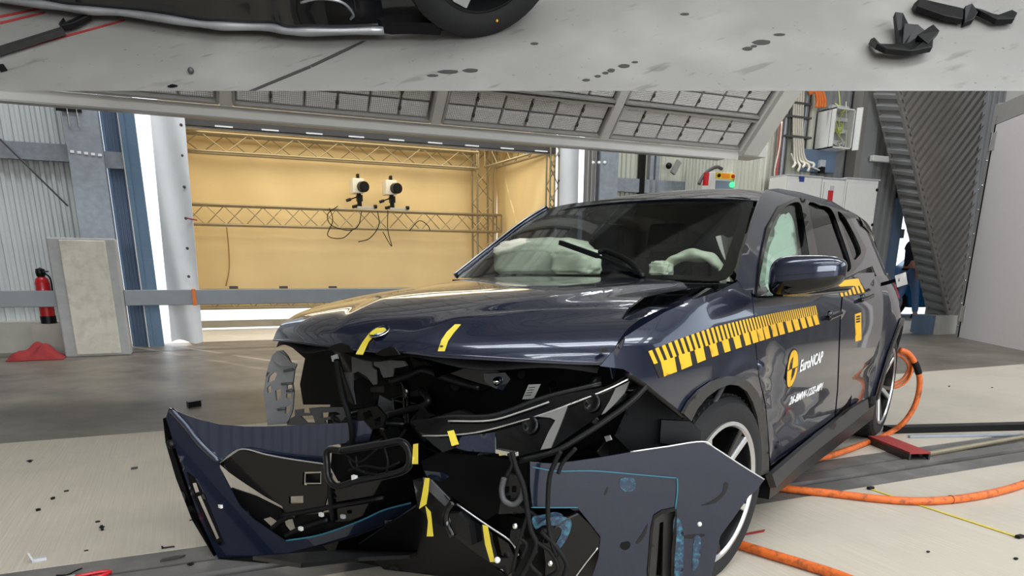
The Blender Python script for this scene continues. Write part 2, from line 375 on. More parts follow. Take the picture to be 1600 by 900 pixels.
ex = thing('fire_extinguisher', 'red fire extinguisher with black head standing behind the guard rail', 'fire extinguisher', (-1.78, 11.75, 0))
p = YP(76, 500, 11.75); ex.location = (p.x, 11.75, .42); ex_h = YP(76, 418, 11.75).z - .42
MB().lathe([(.001, 0), (.085, 0), (.09, .03), (.09, ex_h * .72), (.075, ex_h * .80), (.03, ex_h * .85), (.001, ex_h * .85)], 20).build('cylinder', 'red_paint', ex, smooth=40, local=True)
MB().lathe([(.088, 0), (.096, .0), (.096, .10), (.088, .10)], 20).build('foot_ring', 'black_plastic', ex, smooth=40, local=True)
MB().lathe([(.001, ex_h * .84), (.05, ex_h * .84), (.06, ex_h * .9), (.055, ex_h * .97), (.001, ex_h)], 14).box((.03, -.03, ex_h * .93), (.14, .03, .02)).build('valve_head', 'black_plastic', ex, local=True)
MB().box((-.03, -.088, ex_h * .45), (.05, .01, .12)).build('label_plate', 'white_light', ex, local=True)
MB().tube(cr([(.05, -.03, ex_h * .9), (.11, -.05, ex_h * .8), (.105, -.04, ex_h * .5), (.1, -.03, ex_h * .35)], 5), .011, 8).build('hose', 'black_rubber', ex, local=True, smooth=True)
struct(MB().span((p.x - .2, 11.62, 0), (p.x + .2, 11.9, .418)), 'trim_2', 'kerb')
# red sack
pc = G(60, 560); bl = lambda a, b: Vector((pc.x + (a - .5) * .64, pc.y - .05 + (b - .5) * .45, max(.004, (sin(pi * a) ** .7) * (sin(pi * b) ** .6) * (.16 + .05 * sin(a * 9 + b * 4) + .03 * sin(a * 17 - b * 11)))))
tag(MB().grid(bl, 30, 20).build('red_cloth_sack', 'red_cloth', smooth=True, solid=.01), 'crumpled red cloth sack on the floor beside the concrete block', 'sack')

# ------------------------------------------------------------------ camera booth
def truss(name, label, a, b, off1, off2, step, r=.022, rb=.010, group=None, ends=True):
    """four-chord truss between a and b; off1/off2 span its section"""
    a, b, o1, o2 = Vector(a), Vector(b), Vector(off1), Vector(off2)
    t = thing(name, label, 'truss', (a + b) / 2 if abs((b - a).z) < 1 else (a.x, a.y, min(a.z, b.z)), 0, group)
    for i in (0, 1):
        for j in (0, 1): MB().cyl(a + o1 * i + o2 * j, b + o1 * i + o2 * j, r, 8).build('chord', 'truss_alu', t, smooth=40)
    L = (b - a).length; n = max(2, round(L / step)); n += n % 2
    for j in (0, 1):
        for k in range(n):
            p = a.lerp(b, k / n) + o2 * j + (o1 if (k + j) % 2 else Vector()); q = a.lerp(b, (k + 1) / n) + o2 * j + (Vector() if (k + j) % 2 else o1)
            MB().cyl(p, q, rb, 6).build('brace', 'truss_alu', t)
    if ends:
        for e in (a, b):
            for j in (0, 1): MB().cyl(e + o2 * j, e + o1 + o2 * j, r * .8, 8).build('end_post', 'truss_alu', t)
    return t
XB0, XB1, YB1 = .18, 6.6, 15.55
bo = thing('camera_booth', 'tan fabric camera booth built into the hall wall behind the wrecked car', 'booth', (3.4, 14, 0))
MB().grid(lambda a, b: Vector((lerp(XB0 - .2, XB1, a), YB1 + .025 * sin(a * 31 + b * 5) + .03 * sin(a * 9) * b, lerp(.40, 3.72, b))), 60, 12).build('back_fabric', 'fabric_tan', bo, smooth=True, solid=.01)
MB().grid(lambda a, b: Vector((lerp(6.43, XB1, a) + .02 * sin(a * 40) * (1 - b), lerp(12.42, YB1, a), lerp(.1, 3.72, b))), 40, 8).build('side_fabric', 'fabric_tan', bo, smooth=True, solid=.01)
MB().grid(lambda a, b: Vector((XB0 - .2 + .02 * sin(a * 30), lerp(12.42, YB1, a), lerp(.1, 3.72, b))), 30, 8).build('side_fabric', 'fabric_tan', bo, smooth=True, solid=.01)
MB().grid(lambda a, b: Vector((lerp(XB0 - .2, XB1, a), lerp(12.45, YB1, b), 3.73 + .04 * sin(b * 3.1))), 20, 10).build('roof_fabric', 'fabric_tan', bo, smooth=True, solid=.01)
MB().span((XB0 - .2, 15.50, .02), (XB1, 15.62, .16)).build('foot_beam', 'kerb', bo)
MB().span((XB0 - .2, 15.45, .37), (XB1, 15.62, .42)).build('hem_bar', 'rail_grey', bo)
for u in (365, 443, 520): q = YP(u, 449, 15.4); MB().box(q, (.16, .05, .05)).build('floor_clip', 'rig_dark', bo)
lamp('AREA', 'booth_lamp', (3.3, 13.9, 3.6), 112, (1.0, .90, .68), (0, 0, 0), 5.5, 2.2)
zu, zl = YP(287, 207, 15.2).z, YP(287, 236, 15.2).z
truss('upper_truss', 'aluminium lattice truss spanning high across the tan booth backdrop', (XB0, 15.0, zl), (5.95, 15.0, zl), (0, 0, zu - zl), (0, .28, 0), .40)
zu2, zl2 = YP(292, 319, 15.1).z, YP(292, 350, 15.1).z
truss('camera_truss', 'aluminium lattice truss at mid height carrying the two cameras', (XB0, 14.95, zl2), (6.45, 14.95, zl2), (0, 0, zu2 - zl2), (0, .28, 0), .36)
truss('corner_tower', 'upright lattice tower in the right rear corner of the booth', (5.92, 15.02, 0), (5.92, 15.02, 3.62), (.36, 0, 0), (0, .3, 0), .36)
truss('side_truss', 'lattice truss running forward along the top of the booth side', (6.05, 14.9, zl + .02), (6.15, 12.5, zl + .02), (0, 0, zu - zl), (.25, 0, 0), .34)
truss('front_tower', 'slim upright lattice beside the white tarpaulin at the booth front', (6.26, 12.3, 0), (6.26, 12.3, 3.5), (.17, 0, 0), (0, .15, 0), .30, .018)
truss('low_truss', 'low lattice truss near the floor at the foot of the booth backdrop', (XB0, 15.1, .42), (5.9, 15.1, .42), (0, 0, .33), (0, .26, 0), .36)
ft = thing('front_beam', 'roof hem beam with clips along the top front edge of the booth', 'beam', (3.2, 12.45, 3.3))
za = YP(290, 195, 12.4).z
MB().span((XB0, 12.38, za - .0), (6.4, 12.46, za + .09)).build('beam_profile', 'rig_dark', ft)
MB().cyl((XB0, 12.42, za - .02), (6.4, 12.42, za - .02), .02, 8).build('tube', 'alu_edge', ft)
for k in range(9): MB().span((.7 + k * .66, 12.36, za + .0), (.95 + k * .66, 12.385, za + .02)).build('clip', 'white_light', ft)
# tarpaulins at the booth mouth
tl = thing('tarpaulin', 'white hanging tarpaulin with eyelets left of the booth beside the daylight gap', 'tarpaulin', (.08, 12.3, .03))
MB().grid(lambda a, b: Vector((lerp(-.15, .30, a) - .10 * (1 - b) + .0, 12.32 + .05 * sin(a * 7 + b * 6) * (1 - .5 * b) - .05 * a, lerp(.06 + .03 * sin(a * 6), 3.4, b))), 24, 40).build('sheet', 'tarp_white', tl, smooth=True, solid=.006)
for v in (195, 243, 292, 341, 388, 432): q = YP(283 + (v - 195) * .05, v, 12.25); MB().ball(q, .022, 8, 6, (1, .4, 1)).build('eyelet', 'rig_dark', tl, smooth=True)
q = YP(293, 341, 12.22); MB().cyl(q, q + Vector((.13, .05, -.02)), .012, 6).build('tie', 'copper_red', tl)
tr = thing('tarpaulin', 'white hanging tarpaulin panel between the booth and the dark strip', 'tarpaulin', (6.68, 12.3, 0))
MB().grid(lambda a, b: Vector((lerp(6.46, 6.87, a), 12.33 + .03 * sin(a * 5 + b * 3), lerp(.05, 3.5, b))), 12, 20).build('sheet', 'tarp_white', tr, smooth=True, solid=.006)
for v in (243, 282): q = YP(873, v, 12.28); MB().ball(q, .025, 8, 6, (1, .4, 1)).build('eyelet', 'rig_dark', tr, smooth=True)
# two cameras with mounts and cables
for i, (u, lab) in enumerate(((561, 'grey box camera with black lens on the lattice truss, farther from the corner tower'), (612, 'grey box camera with black lens on the lattice truss, nearer the corner tower'))):
    b0 = YP(u, 326, 14.95); ca = thing('film_camera', lab, 'camera', (b0.x, 15.0, zu2 + .022), 0, 'cameras on the truss')
    MB().box((0, .05, .42), (.22, .34, .27)).build('camera_body', 'cab_white', ca, local=True, bevel=.012)
    MB().cyl((.06, -.12, .40), (.08, -.27, .39), .10, 18).build('lens', 'black_plastic', ca, local=True, smooth=40)
    MB().cyl((.078, -.255, .39), (.081, -.275, .39), .075, 18).build('lens_glass', 'screen_grey' if 0 else 'black_rubber', ca, local=True)
    MB().box((.02, .02, .60), (.05, .12, .10)).build('handle', 'black_plastic', ca, local=True, bevel=.015)
    MB().cyl((.03, 0, .03), (.02, 0, .29), .045, 12).box((.03, 0, .20), (.11, .1, .12)).build('tilt_head', 'black_plastic', ca, local=True)
    MB().cyl((-.02, 0, .22), (-.18, -.03, .16), .012, 8).cyl((-.15, -.03, .17), (-.24, -.04, .14), .028, 8).build('pan_handle', 'black_plastic', ca, local=True)
    MB().cyl((0, 0, .06), (-.12, -.02, .03), .03, 8).build('lever', 'black_plastic', ca, local=True)
    MB().box((.14, 0, .02), (.34, .10, .05)).box((.33, 0, .04), (.04, .12, .09)).build('clamp_plate', 'cab_side', ca, local=True, bevel=.008)
    MB().cyl((.30, -.06, .05), (.36, -.06, .05), .035, 10).build('clamp_knob', 'black_plastic', ca, local=True)
for i, pts in enumerate((((528, 322), (512, 335), (518, 352), (545, 360), (560, 352), (565, 330)), ((515, 325), (520, 345), (512, 368), (535, 372), (552, 358)), ((590, 330), (592, 352), (578, 372), (560, 378)), ((606, 328), (606, 360), (612, 385), (598, 362)), ((640, 360), (655, 345), (668, 352), (672, 360)))):
    P = [YP(u, v, 14.90 - .02 * (k % 2)) for k, (u, v) in enumerate(pts)]
    tag(MB().tube(cr(P, 6), .009, 6).build('camera_cable', 'black_rubber', smooth=True), ['loose black cable looping on the truss left of the cameras, upper loop', 'loose black cable hanging low through the truss left of the cameras', 'black cable dangling under the gap between the two cameras', 'black cable hanging straight below the camera nearer the tower', 'short black cable looped on the truss right of the cameras'][i], 'cable', 'camera cables')
tag(MB().tube(cr([YP(354, 355, 15.45), YP(357, 385, 15.45), YP(358, 420, 15.45), YP(353, 447, 15.45)], 6), .011, 6).build('hanging_cord', 'cable_brown', smooth=True), 'thin brown cord hanging down the tan backdrop below the truss', 'cord')

# ------------------------------------------------------------------ LED lighting rig over the crash zone
rig = thing('light_rig', 'huge grey lighting rig of LED floodlight panels hanging over the car', 'lighting rig', (3, 7.6, 2.55))
RA = radians(45); DV = Vector((0, -cos(RA), sin(RA))); NV = Vector((0, -sin(RA), -cos(RA)))     # up the panel face, and its outward normal
RP = Vector((0, 8.0, 2.665))
def rp(x, b, n=0): return Vector((x, RP.y, RP.z)) + DV * b + NV * n
MB().prism([(-7, 8.02, 2.55), (-7, 8.02, 2.665), (-7, 8.30, 2.70), (-7, 8.30, 2.62)], (13.85, 0, 0)).build('front_fascia', 'rig_grey', rig, bevel=.01)
MB().span((-7, 8.0, 2.545), (6.6, 8.12, 2.56)).build('fascia_lip', 'rig_frame', rig)
M45 = Matrix((Vector((1, 0, 0)), DV, NV)).transposed()
MB().box(rp(6.98, 1.15, -.02), (.26, 2.3, .22), M45).build('side_beam', 'rig_grey', rig, bevel=.01)
MB().span((6.85, 7.95, 2.60), (7.25, 8.3, 2.74)).build('corner_foot', 'rig_grey', rig, bevel=.01)
MB().box(rp(-.07, 1.2, -.13), (13.9, 2.3, .04), M45).build('back_plate', 'rig_frame', rig)
PW, PH = 2.10, .40
cell_me = None
for ix in range(-2, 4):
    for iy in range(4):
        x1 = 6.80 - (3 - ix) * PW; x0 = x1 - PW + .14; b0 = .03 + iy * (PH + .05); b1 = b0 + PH
        fr = MB()
        for (ax, ab, bx, bb) in ((x0, b0, x1, b0), (x0, b1, x1, b1), (x0, b0, x0, b1), (x1, b0, x1, b1)): fr.bar(rp(ax, ab, .0), rp(bx, bb, .0), .022, .06, NV)
        pf = fr.build('panel_frame', 'alu_edge', rig)
        MB().box(rp((x0 + x1) / 2, (b0 + b1) / 2, -.06), (x1 - x0, PH, .03), M45).build('panel_tray', 'rig_frame', rig)
        cw = (x1 - x0 - .04) / 6; ch = (PH - .03) / 2
        for i in range(6):
            for j in range(2):
                c = rp(x0 + .02 + (i + .5) * cw, b0 + .015 + (j + .5) * ch, -.03)
                if cell_me is None:
                    o = MB().box((0, 0, 0), (cw - .022, ch - .022, .03)).build('led_cell', 'led_cell', rig, local=True, keep=True, bevel=.006); cell_me = o
                    bb = o.data
                else: o = cell_me.copy(); COL.objects.link(o); o.parent = rig
                o.location = c - rig.location; o.rotation_euler = M45.to_euler()
        for i in (1, 3, 5):
            for j in (0, 1): MB().box(rp(x0 + .02 + i * cw, b0 + .015 + (j + .5) * ch, -.01), (.022, .034, .03), M45).build('latch', 'rig_dark', rig)
    for i in (0,):
        x1 = 6.80 - (3 - ix) * PW
        MB().box(rp(x1 + .07, 1.16, .0), (.11, 2.3, .05), M45).build('mullion', 'rig_grey', rig)
for x in (-5, -1, 3, 6.5):
    for b in (.2, 1.8): q = rp(x, b, -.16); MB().cyl(q, (q.x, q.y, 6.95), .015, 8).build('hanger_rod', 'rig_frame', rig)
# ------------------------------------------------------------------ right-hand wall with cabinets, conduits and door
def clipcorr(poly, rib, pitch, depth, nrm):
    """corrugated sheet with ribs along `rib`, cut to a convex polygon"""
    P = [Vector(p) for p in poly]; c = sum(P, Vector()) / len(P); nrm = Vector(nrm).normalized(); rib = Vector(rib).normalized(); rib = (rib - nrm * rib.dot(nrm)).normalized(); cr_ = nrm.cross(rib)
    R = max((p - c).length for p in P) + pitch
    m = MB().corr(c - cr_ * R - rib * R, cr_ * 2 * R, rib * 2 * R, pitch, depth, nrm)
    bm = bmesh.new(); vs = [bm.verts.new(p) for p in m.v]
    for f in m.f: bm.faces.new([vs[i] for i in f])
    for i in range(len(P)):
        a, b = P[i], P[(i + 1) % len(P)]; pn = (b - a).cross(nrm).normalized()
        if pn.dot(c - a) > 0: pn = -pn
        g = bm.verts[:] + bm.edges[:] + bm.faces[:]; bmesh.ops.bisect_plane(bm, geom=g, plane_co=a, plane_no=pn, clear_outer=True)
    bm.verts.index_update(); out = MB(); out.add([v.co.copy() for v in bm.verts], [tuple(v.index for v in f.verts) for f in bm.faces]); bm.free(); return out
YR = 10.2
XD0, XD1 = YP(1396, 400, YR).x, 13.9
w2 = struct(MB().corr((9.25, YR, 0), (1.05, 0, 0), (0, 0, 7.1), .10, .03, (0, -1, 0)), 'wall_back_conduits', 'corr_cream')
struct(MB().corr((9.25, YR, 0), (0, 2.3, 0), (0, 0, 7.1), .10, .03, (-1, 0, 0)), 'wall_back_return', 'corr_cream')
w3 = struct(MB().corr((10.3, YR, 0), (XD0 - .2 - 10.3, 0, 0), (0, 0, 7.1), .16, .04, (0, -1, 0)), 'wall_back_cabinets', 'corr_grey')
struct(MB().corr((XD0 - .2, YR, 2.75), (6.2, 0, 0), (0, 0, 4.4), .16, .04, (0, -1, 0)), 'wall_back_overdoor', 'corr_grey')
struct(MB().corr((XD1, YR, 0), (5.1, 0, 0), (0, 0, 2.75), .16, .04, (0, -1, 0)), 'wall_back_corner', 'corr_grey')
dr = struct(MB().span((XD0 - .22, YR - .1, 0), (XD0 - .02, YR + .12, 2.75)), 'door_1', 'galv_blue')
MB().span((XD0 - .02, YR - .04, 0), (XD0 + .06, YR + .08, 2.45)).build('door_jamb', 'black_plastic', dr)
MB().span((XD0 - .02, YR - .04, 2.40), (XD1, YR + .08, 2.48)).build('door_head', 'black_plastic', dr)
MB().span((XD0 - .22, YR - .08, 2.48), (XD1, YR + .1, 2.75)).build('door_lintel', 'galv_blue', dr)
struct(MB().prism([(12.2, YR - .6, 0.0), (12.2, YR + .1, .17), (12.2, 40, .17), (12.2, 40, -.02), (12.2, YR - .6, -.02)], (12, 0, 0)), 'ground_ramp', 'out_ground')
sc = thing('steel_post', 'dark steel post behind the open control box on the right', 'post', (11.75, YR - .25, 0))
for u0, u1, m_ in ((1343, 1352, 'corr_dark'), (1352, 1372, 'corr_grey')):
    a, b = YP(u0, 200, YR - .3), YP(u1, 200, YR - .3); MB().span((a.x, YR - .3, 0), (b.x, YR - .1, 7.1)).build('post_profile', m_, sc)
# conduits and cable bundles
def vpipe(name, label, u, v0, v1, r, m_, y, n=1, gap=.0, grp='conduits on the wall', cat='pipe'):
    a, b = YP(u, v0, y), YP(u, v1, y); t = MB()
    for k in range(n): t.cyl((a.x + k * gap, y, max(.0, min(a.z, b.z))), (a.x + k * gap, y, max(a.z, b.z) + 2.5), r, 8)
    return tag(t.build(name, m_, smooth=40), label, cat, grp)
vpipe('red_pipe', 'thin dull red pipe running up the wall beside the rig corner', 1226, 143, 290, .03, 'copper_red', YR - .12)
vpipe('grey_conduit', 'grey conduit right beside the red pipe on the wall', 1232, 143, 290, .028, 'galv', YR - .12)
vpipe('grey_conduit', 'thin steel conduit between the red pipe and white cable bundle', 1238, 143, 290, .018, 'rig_dark', YR - .12)
vpipe('grey_conduit', 'steel conduit right of the white cable bundle', 1262, 143, 268, .025, 'galv', YR - .10)
vpipe('grey_conduit', 'dark conduit next to the open control box', 1268, 143, 268, .018, 'rig_dark', YR - .10)
for k in range(5):
    u = 1241 + k * 3.6; a, b, c = YP(u, 143, YR - .16), YP(u, 240, YR - .16), YP(1238 + k * 8, 262 + (k % 2) * 6, YR - .3)
    tag(MB().tube(cr([a + Vector((0, 0, 1.5)), a, b, b.lerp(c, .5) + Vector((.02 * k, -.05, -.05)), c], 6), .022, 6).build('white_cable', 'cable_white', smooth=True), ['outermost left', 'second from left', 'middle', 'second from right', 'outermost right'][k] + ' cream cable of the vertical bundle fanning out above the cabinet', 'cable', 'cream cable bundle')
for v in (160, 182, 213):
    a, b = YP(1222, v, YR - .1), YP(1262, v, YR - .1); MB().span((a.x, YR - .2, a.z - .015), (b.x, YR - .06, a.z + .015)).build('cable_clamp', 'rig_dark', w2)
for k, pts in enumerate((((1222, 190), (1218, 230), (1210, 270), (1216, 290)), ((1236, 240), (1244, 255), (1270, 262), (1284, 268)))):
    tag(MB().tube(cr([YP(u, v, YR - .2) for u, v in pts], 6), .014, 6).build('loose_cable', 'cable_white', smooth=True), ['loose pale cable drooping left of the red pipe', 'loose pale cable curving over the cabinet tops'][k], 'cable')
# open control box
def wallbox(name, label, cat, u0, v0, u1, v1, y0, depth, m_='cab_white', zmin=None):
    a, b = YP(u0, v0, y0), YP(u1, v1, y0); b.x = YP(u1, v0, y0).x; z0 = b.z if zmin is None else zmin
    t = thing(name, label, cat, ((a.x + b.x) / 2, y0 + depth / 2, z0))
    MB().span((a.x, y0, z0), (b.x, y0 + depth, a.z)).build('body', m_, t, bevel=.012); t['x0'] = a.x; t['x1'] = b.x; t['zt'] = a.z; t['z0'] = z0
    return t
y0, y1 = YR - .46, YR - .08
cb = wallbox('control_box', 'grey wall control box with its front open showing wires', 'control box', 1307, 167, 1338, 234, y0, .02, 'cab_side')
x0, x1, z1, z0 = cb['x0'], cb['x1'], cb['zt'], cb['z0']
cb.children[0].location.y += .35
for a, b in (((x0, y0, z0), (x0 + .02, y1, z1)), ((x1 - .02, y0, z0), (x1, y1, z1)), ((x0, y0, z0), (x1, y1, z0 + .02)), ((x0, y0, z1 - .02), (x1, y1, z1))): MB().span(a, b).build('shell', 'cab_white', cb)
xm = x0 + .01; MB().span((x0 - .004, y0 + .08, z0 + .02), (x0, y0 + .085, z1 - .02)).build('seam', 'rig_dark', cb)
MB().prism([(x1, y0 - .02, z0 - .02), (x1 + .05, y0 - .10, z0 - .02), (x1 + .09, y0 - .08, z0 - .02), (x1 + .04, y0, z0 - .02)], (0, 0, z1 - z0 + .04)).build('open_door', 'cab_white', cb)
for k in range(4): MB().span((xm + .02, y0 + .12, z0 + .08 + .18 * k), (x1 - .03, y0 + .2, z0 + .14 + .18 * k)).build('terminal_strip', 'cab_side', cb)
for k in range(12):
    xa = lerp(xm + .03, x1 - .06, random.random()); za_ = z0 + .1 + .2 * random.randint(0, 3); xb = lerp(xm + .03, x1 - .04, random.random())
    MB().tube(cr([(xa, y0 + .11, za_), (lerp(xa, xb, .5), y0 + .02, za_ + .12 * random.uniform(-1, 1)), (xb, y0 + .10, za_ + random.uniform(-.05, .25))], 5), .007, 5).build('wire', ['cable_green', 'cable_white', 'cable_green'][k % 3], cb)
MB().prism([(x0 - .35, y0 + .3, z0 - .35), (x1, y0 + .3, z0 - .35), (x1, y0 + .36, z0 - .35), (x0 - .35, y0 + .36, z0 - .35)], (0, 0, .35)).build('lower_panel', 'galv_blue', cb)
MB().box((x0 + .1, y0 + .27, z0 - .22), (.12, .06, .12)).build('socket', 'cab_side', cb)
MB().box((x0 + .1, y0 + .26, z0 - .32), (.10, .06, .10)).build('plug', 'black_plastic', cb)
for k in range(4):
    a = YP(1276 + 4 * k, 168, YR - .3); tag(MB().tube(cr([a, a + Vector((-.01, 0, .12)), a + Vector((-.10 - .01 * k, 0, .3)), a + Vector((-.2, 0, .36 + .04 * k)), a + Vector((-.3, 0, 2.5))], 6), .026, 8).build('orange_cable', 'orange_cable', smooth=True), ['leftmost', 'second from left', 'second from right', 'rightmost'][k] + ' thick orange cable entering the top of the open control box', 'cable', 'orange cables above the control box')
# switch cabinets
for i, (u0, v0, u1, lab) in enumerate(((1229, 274, 1285.5, 'low white switch cabinet left of the cabinet with the red label'), (1286, 279, 1321.5, 'narrow white cabinet with a red label'), (1322, 279, 1374, 'pale switch cabinet with lock handle beside the doorway'))):
    c = wallbox('switch_cabinet', lab, 'cabinet', u0, v0, u1, 400, YR - .72, .38, 'cab_white', 0.0)
    xa, xb, zt_ = c['x0'], c['x1'], c['zt']; yf = YR - .72
    MB().span((xa + .03, yf - .02, .1), (xb - .03, yf, zt_ - .05)).build('door', 'cab_white', c, bevel=.006)
    MB().span((xa, yf - .03, zt_), (xb, yf + .39, zt_ + .02)).build('top_cover', 'cab_side', c)
    if i == 0: MB().box((lerp(xa, xb, .4), yf - .022, zt_ - .04), (.1, .01, .09)).build('blue_sign', 'blue_paint', c)
    if i == 1: MB().box((lerp(xa, xb, .36), yf - .024, zt_ - .28), (.11, .01, .2)).build('red_label', 'red_paint', c); MB().box((lerp(xa, xb, .4), yf - .024, zt_ - .14), (.08, .01, .07)).build('grey_tag', 'cab_side', c)
    if i == 2:
        MB().box((xb - .07, yf - .03, zt_ - .95), (.04, .03, .16)).build('lock_handle', 'chrome', c)
        for z in (.15, .72): MB().cyl((xb - .05, yf - .035, zt_ - z), (xb - .05, yf - .02, zt_ - z), .025, 10).build('lock_button', 'black_plastic', c)
a, b = YP(1360, 243, YR - .35), YP(1391, 255, YR - .35)
sg = thing('exit_light', 'white rectangular emergency light box mounted beside the slanted partition', 'light', (lerp(a.x, b.x, .5), YR - .3, b.z))
MB().span((a.x, YR - .42, b.z), (b.x, YR - .34, a.z)).build('housing', 'cab_white', sg, bevel=.01)
MB().span((lerp(a.x, b.x, .4), YR - .34, b.z + .03), (lerp(a.x, b.x, .5), YR - .04, b.z + .07)).build('bracket', 'rig_dark', sg)
# operator panel and hose behind the roof
YO = 10.9
op = wallbox('operator_panel', 'white operator panel with orange strip and glowing green lamp behind the car roof', 'control panel', 1112, 268, 1149, 300, YO, .25, 'cab_white', 0.0)
xa, xb, zt_ = op['x0'], op['x1'], op['zt']
MB().span((lerp(xa, xb, .18), YO - .02, zt_ - .11), (lerp(xa, xb, .96), YO, zt_ - .01)).build('orange_strip', 'yellow_paint', op)
MB().span((lerp(xa, xb, .40), YO - .025, zt_ - .10), (lerp(xa, xb, .74), YO - .02, zt_ - .02)).build('orange_plate', 'orange_paint', op)
MB().span((lerp(xa, xb, .2), YO - .02, zt_ - .36), (lerp(xa, xb, .9), YO, zt_ - .14)).build('screen', 'screen_grey', op)
MB().cyl((lerp(xa, xb, .85), YO - .05, zt_ - .2), (lerp(xa, xb, .85), YO, zt_ - .2), .045, 14).build('green_lamp', 'green_lamp', op)
for t in (.27, .86): MB().cyl((lerp(xa, xb, t), YO - .05, zt_ - .06), (lerp(xa, xb, t), YO, zt_ - .06), .03, 12).build('button', 'red_paint' if t > .5 else 'black_plastic', op)
hs = thing('hose_gun', 'grey hose with red and black handle hanging left of the operator panel', 'hose', YP(1104, 290, YO))
MB().tube(cr([YP(u, v, YO - .05) for u, v in ((1092, 288), (1098, 276), (1108, 266), (1120, 261), (1128, 264))], 6), .03, 8).build('hose_pipe', 'rig_dark', hs, smooth=True)
MB().bar(YP(1104, 270, YO - .1), YP(1102, 290, YO - .1), .07, .07).build('red_grip', 'red_paint', hs)
fl = thing('wall_lamp', 'small slanted lamp bracket on the cream corrugated wall under the rig', 'lamp', YP(1057, 265, YL - .2))
MB().bar(YP(1061, 252, YL - .25), YP(1051, 271, YL - .25), .06, .10).build('bracket', 'rig_frame', fl); MB().ball(YP(1045, 259, YL - .2), .06, 10, 8).build('knob', 'black_plastic', fl, smooth=True)
# ------------------------------------------------------------------ slanted corrugated partition and white container door
YS = 9.3
A = [YP(1399, 120, YS), YP(1542, 120, YS), YP(1500, 492, YS), YP(1483, 492, YS)]
pt = thing('corrugated_partition', 'tall slanted partition of grey corrugated sheet beside the white door', 'partition', (A[3].x, YS, .0))
rd = YP(1480, 240, YS) - YP(1440, 294, YS)
clipcorr(A, rd, .135, .045, (0, -1, 0)).build('wide_sheet', 'corr_dark', pt)
Bq = [YP(1362, 120, YS + .45), YP(1399, 120, YS), YP(1483, 492, YS), YP(1453, 492, YS + .45)]
nb = (Bq[1] - Bq[0]).cross(Bq[3] - Bq[0]).normalized(); nb = nb if nb.dot(CAM - Bq[0]) > 0 else -nb
clipcorr(Bq, Bq[1] - Bq[0], .19, .05, nb).build('narrow_sheet', 'corr_grey', pt)
MB().bar(A[0], A[3], .10, .05, (0, 1, 0)).build('edge_profile', 'corr_dark', pt)
MB().bar(Bq[0], Bq[3], .05, .05, (0, 1, 0)).build('edge_profile', 'corr_dark', pt)
MB().bar(A[1], A[2], .10, .06, (0, 1, 0)).build('edge_profile', 'corr_grey', pt)
q0, q1 = YP(1462, 496, YS), YP(1500, 530, YS)
MB().span((q0.x, YS - .1, 0), (q1.x, YS + .4, max(A[2].z, .25))).build('plinth', 'kerb', pt)
MB().span((q0.x - .12, YS + .0, 0), (q0.x, YS + .4, max(A[2].z, .25))).build('foot_plate', 'galv_blue', pt)
h0, h1 = G(1494, 526), G(1660, 561); dd = (h1 - h0).normalized(); dn = Vector((dd.y, -dd.x, 0)); dn = dn if dn.dot(CAM - h0) > 0 else -dn
dc = thing('container_door', 'large white container door with aluminium frame and hinges at right edge', 'door', h0.lerp(h1, .5))
MB().prism([h0 + dd * .10, h1 + dd * .8, h1 + dd * .8 - dn * .08, h0 + dd * .10 - dn * .08], (0, 0, 3.55)).build('leaf', 'door_white', dc)
MB().prism([h0 - dd * .06, h0 + dd * .05, h0 + dd * .05 - dn * .16, h0 - dd * .06 - dn * .16], (0, 0, 3.9)).build('frame_post', 'alu_edge', dc)
MB().prism([h0 + dd * .05, h0 + dd * .11, h0 + dd * .11 - dn * .12, h0 + dd * .05 - dn * .12], (0, 0, 3.7)).build('gasket', 'black_rubber', dc)
MB().prism([h0 + dd * .05 + U0 * 3.56, h1 + dd * .8 + U0 * 3.56, h1 + dd * .8 - dn * .1 + U0 * 3.56, h0 + dd * .05 - dn * .1 + U0 * 3.56], (0, 0, .3)).build('frame_head', 'alu_edge', dc)
for z in (.28, 3.15):
    MB().cyl(h0 + dd * .08 + dn * .03 + U0 * z, h0 + dd * .08 + dn * .03 + U0 * (z + .28), .025, 10).build('hinge_pin', 'chrome', dc)
    MB().prism([h0 - dd * .05 + dn * .012 + U0 * z, h0 + dd * .2 + dn * .012 + U0 * z, h0 + dd * .2 + U0 * z, h0 - dd * .05 + U0 * z], (0, 0, .28)).build('hinge_plate', 'alu_edge', dc)
for k in range(9): MB().ball(h0 + dn * .005 + U0 * (.2 + .4 * k), .018, 8, 6).build('rivet', 'chrome', dc, smooth=True)
struct(MB().prism([h0 - dd * .1 - dn * .16, h1 + dd * .8 - dn * .16, h1 + dd * .8 - dn * .2, h0 - dd * .1 - dn * .2], (0, 0, 7)), 'wall_container', 'wall_plain')

# ------------------------------------------------------------------ outside: parked blue car and a walking person
mat('car_blue', (46, 132, 196), .3, coat=.6); mat('tyre', (24, 24, 25), .75, var=.15, scale=40, bump=.15)
mat('rim_white', (214, 216, 220), .35, metal=.4); mat('glass_dark', (22, 26, 28), .05, spec=.8)
ZG = .17
g0 = G(1427, 503, ZG)
ocx = g0 + F0 * 1.3 + R0 * .12; oc = thing('parked_car', 'bright blue car parked outside the doorway behind the walking person', 'car', (ocx.x, ocx.y, ZG), atan2(R0.y, R0.x))
prof = [(-.75, .30), (-.7, .52), (-.3, .64), (.4, .70), (1.1, 1.32), (2.2, 1.45), (2.9, .95), (3.05, .4), (2.9, .25), (2.75, .25), (2.65, .5), (2.3, .6), (1.95, .5), (1.85, .25), (.45, .22), (.4, .45), (.05, .62), (-.3, .45), (-.38, .25), (-.7, .22)]
MB().prism([(x, .0, z) for x, z in prof], (0, 1.6, 0)).build('body_shell', 'car_blue', oc, local=True)
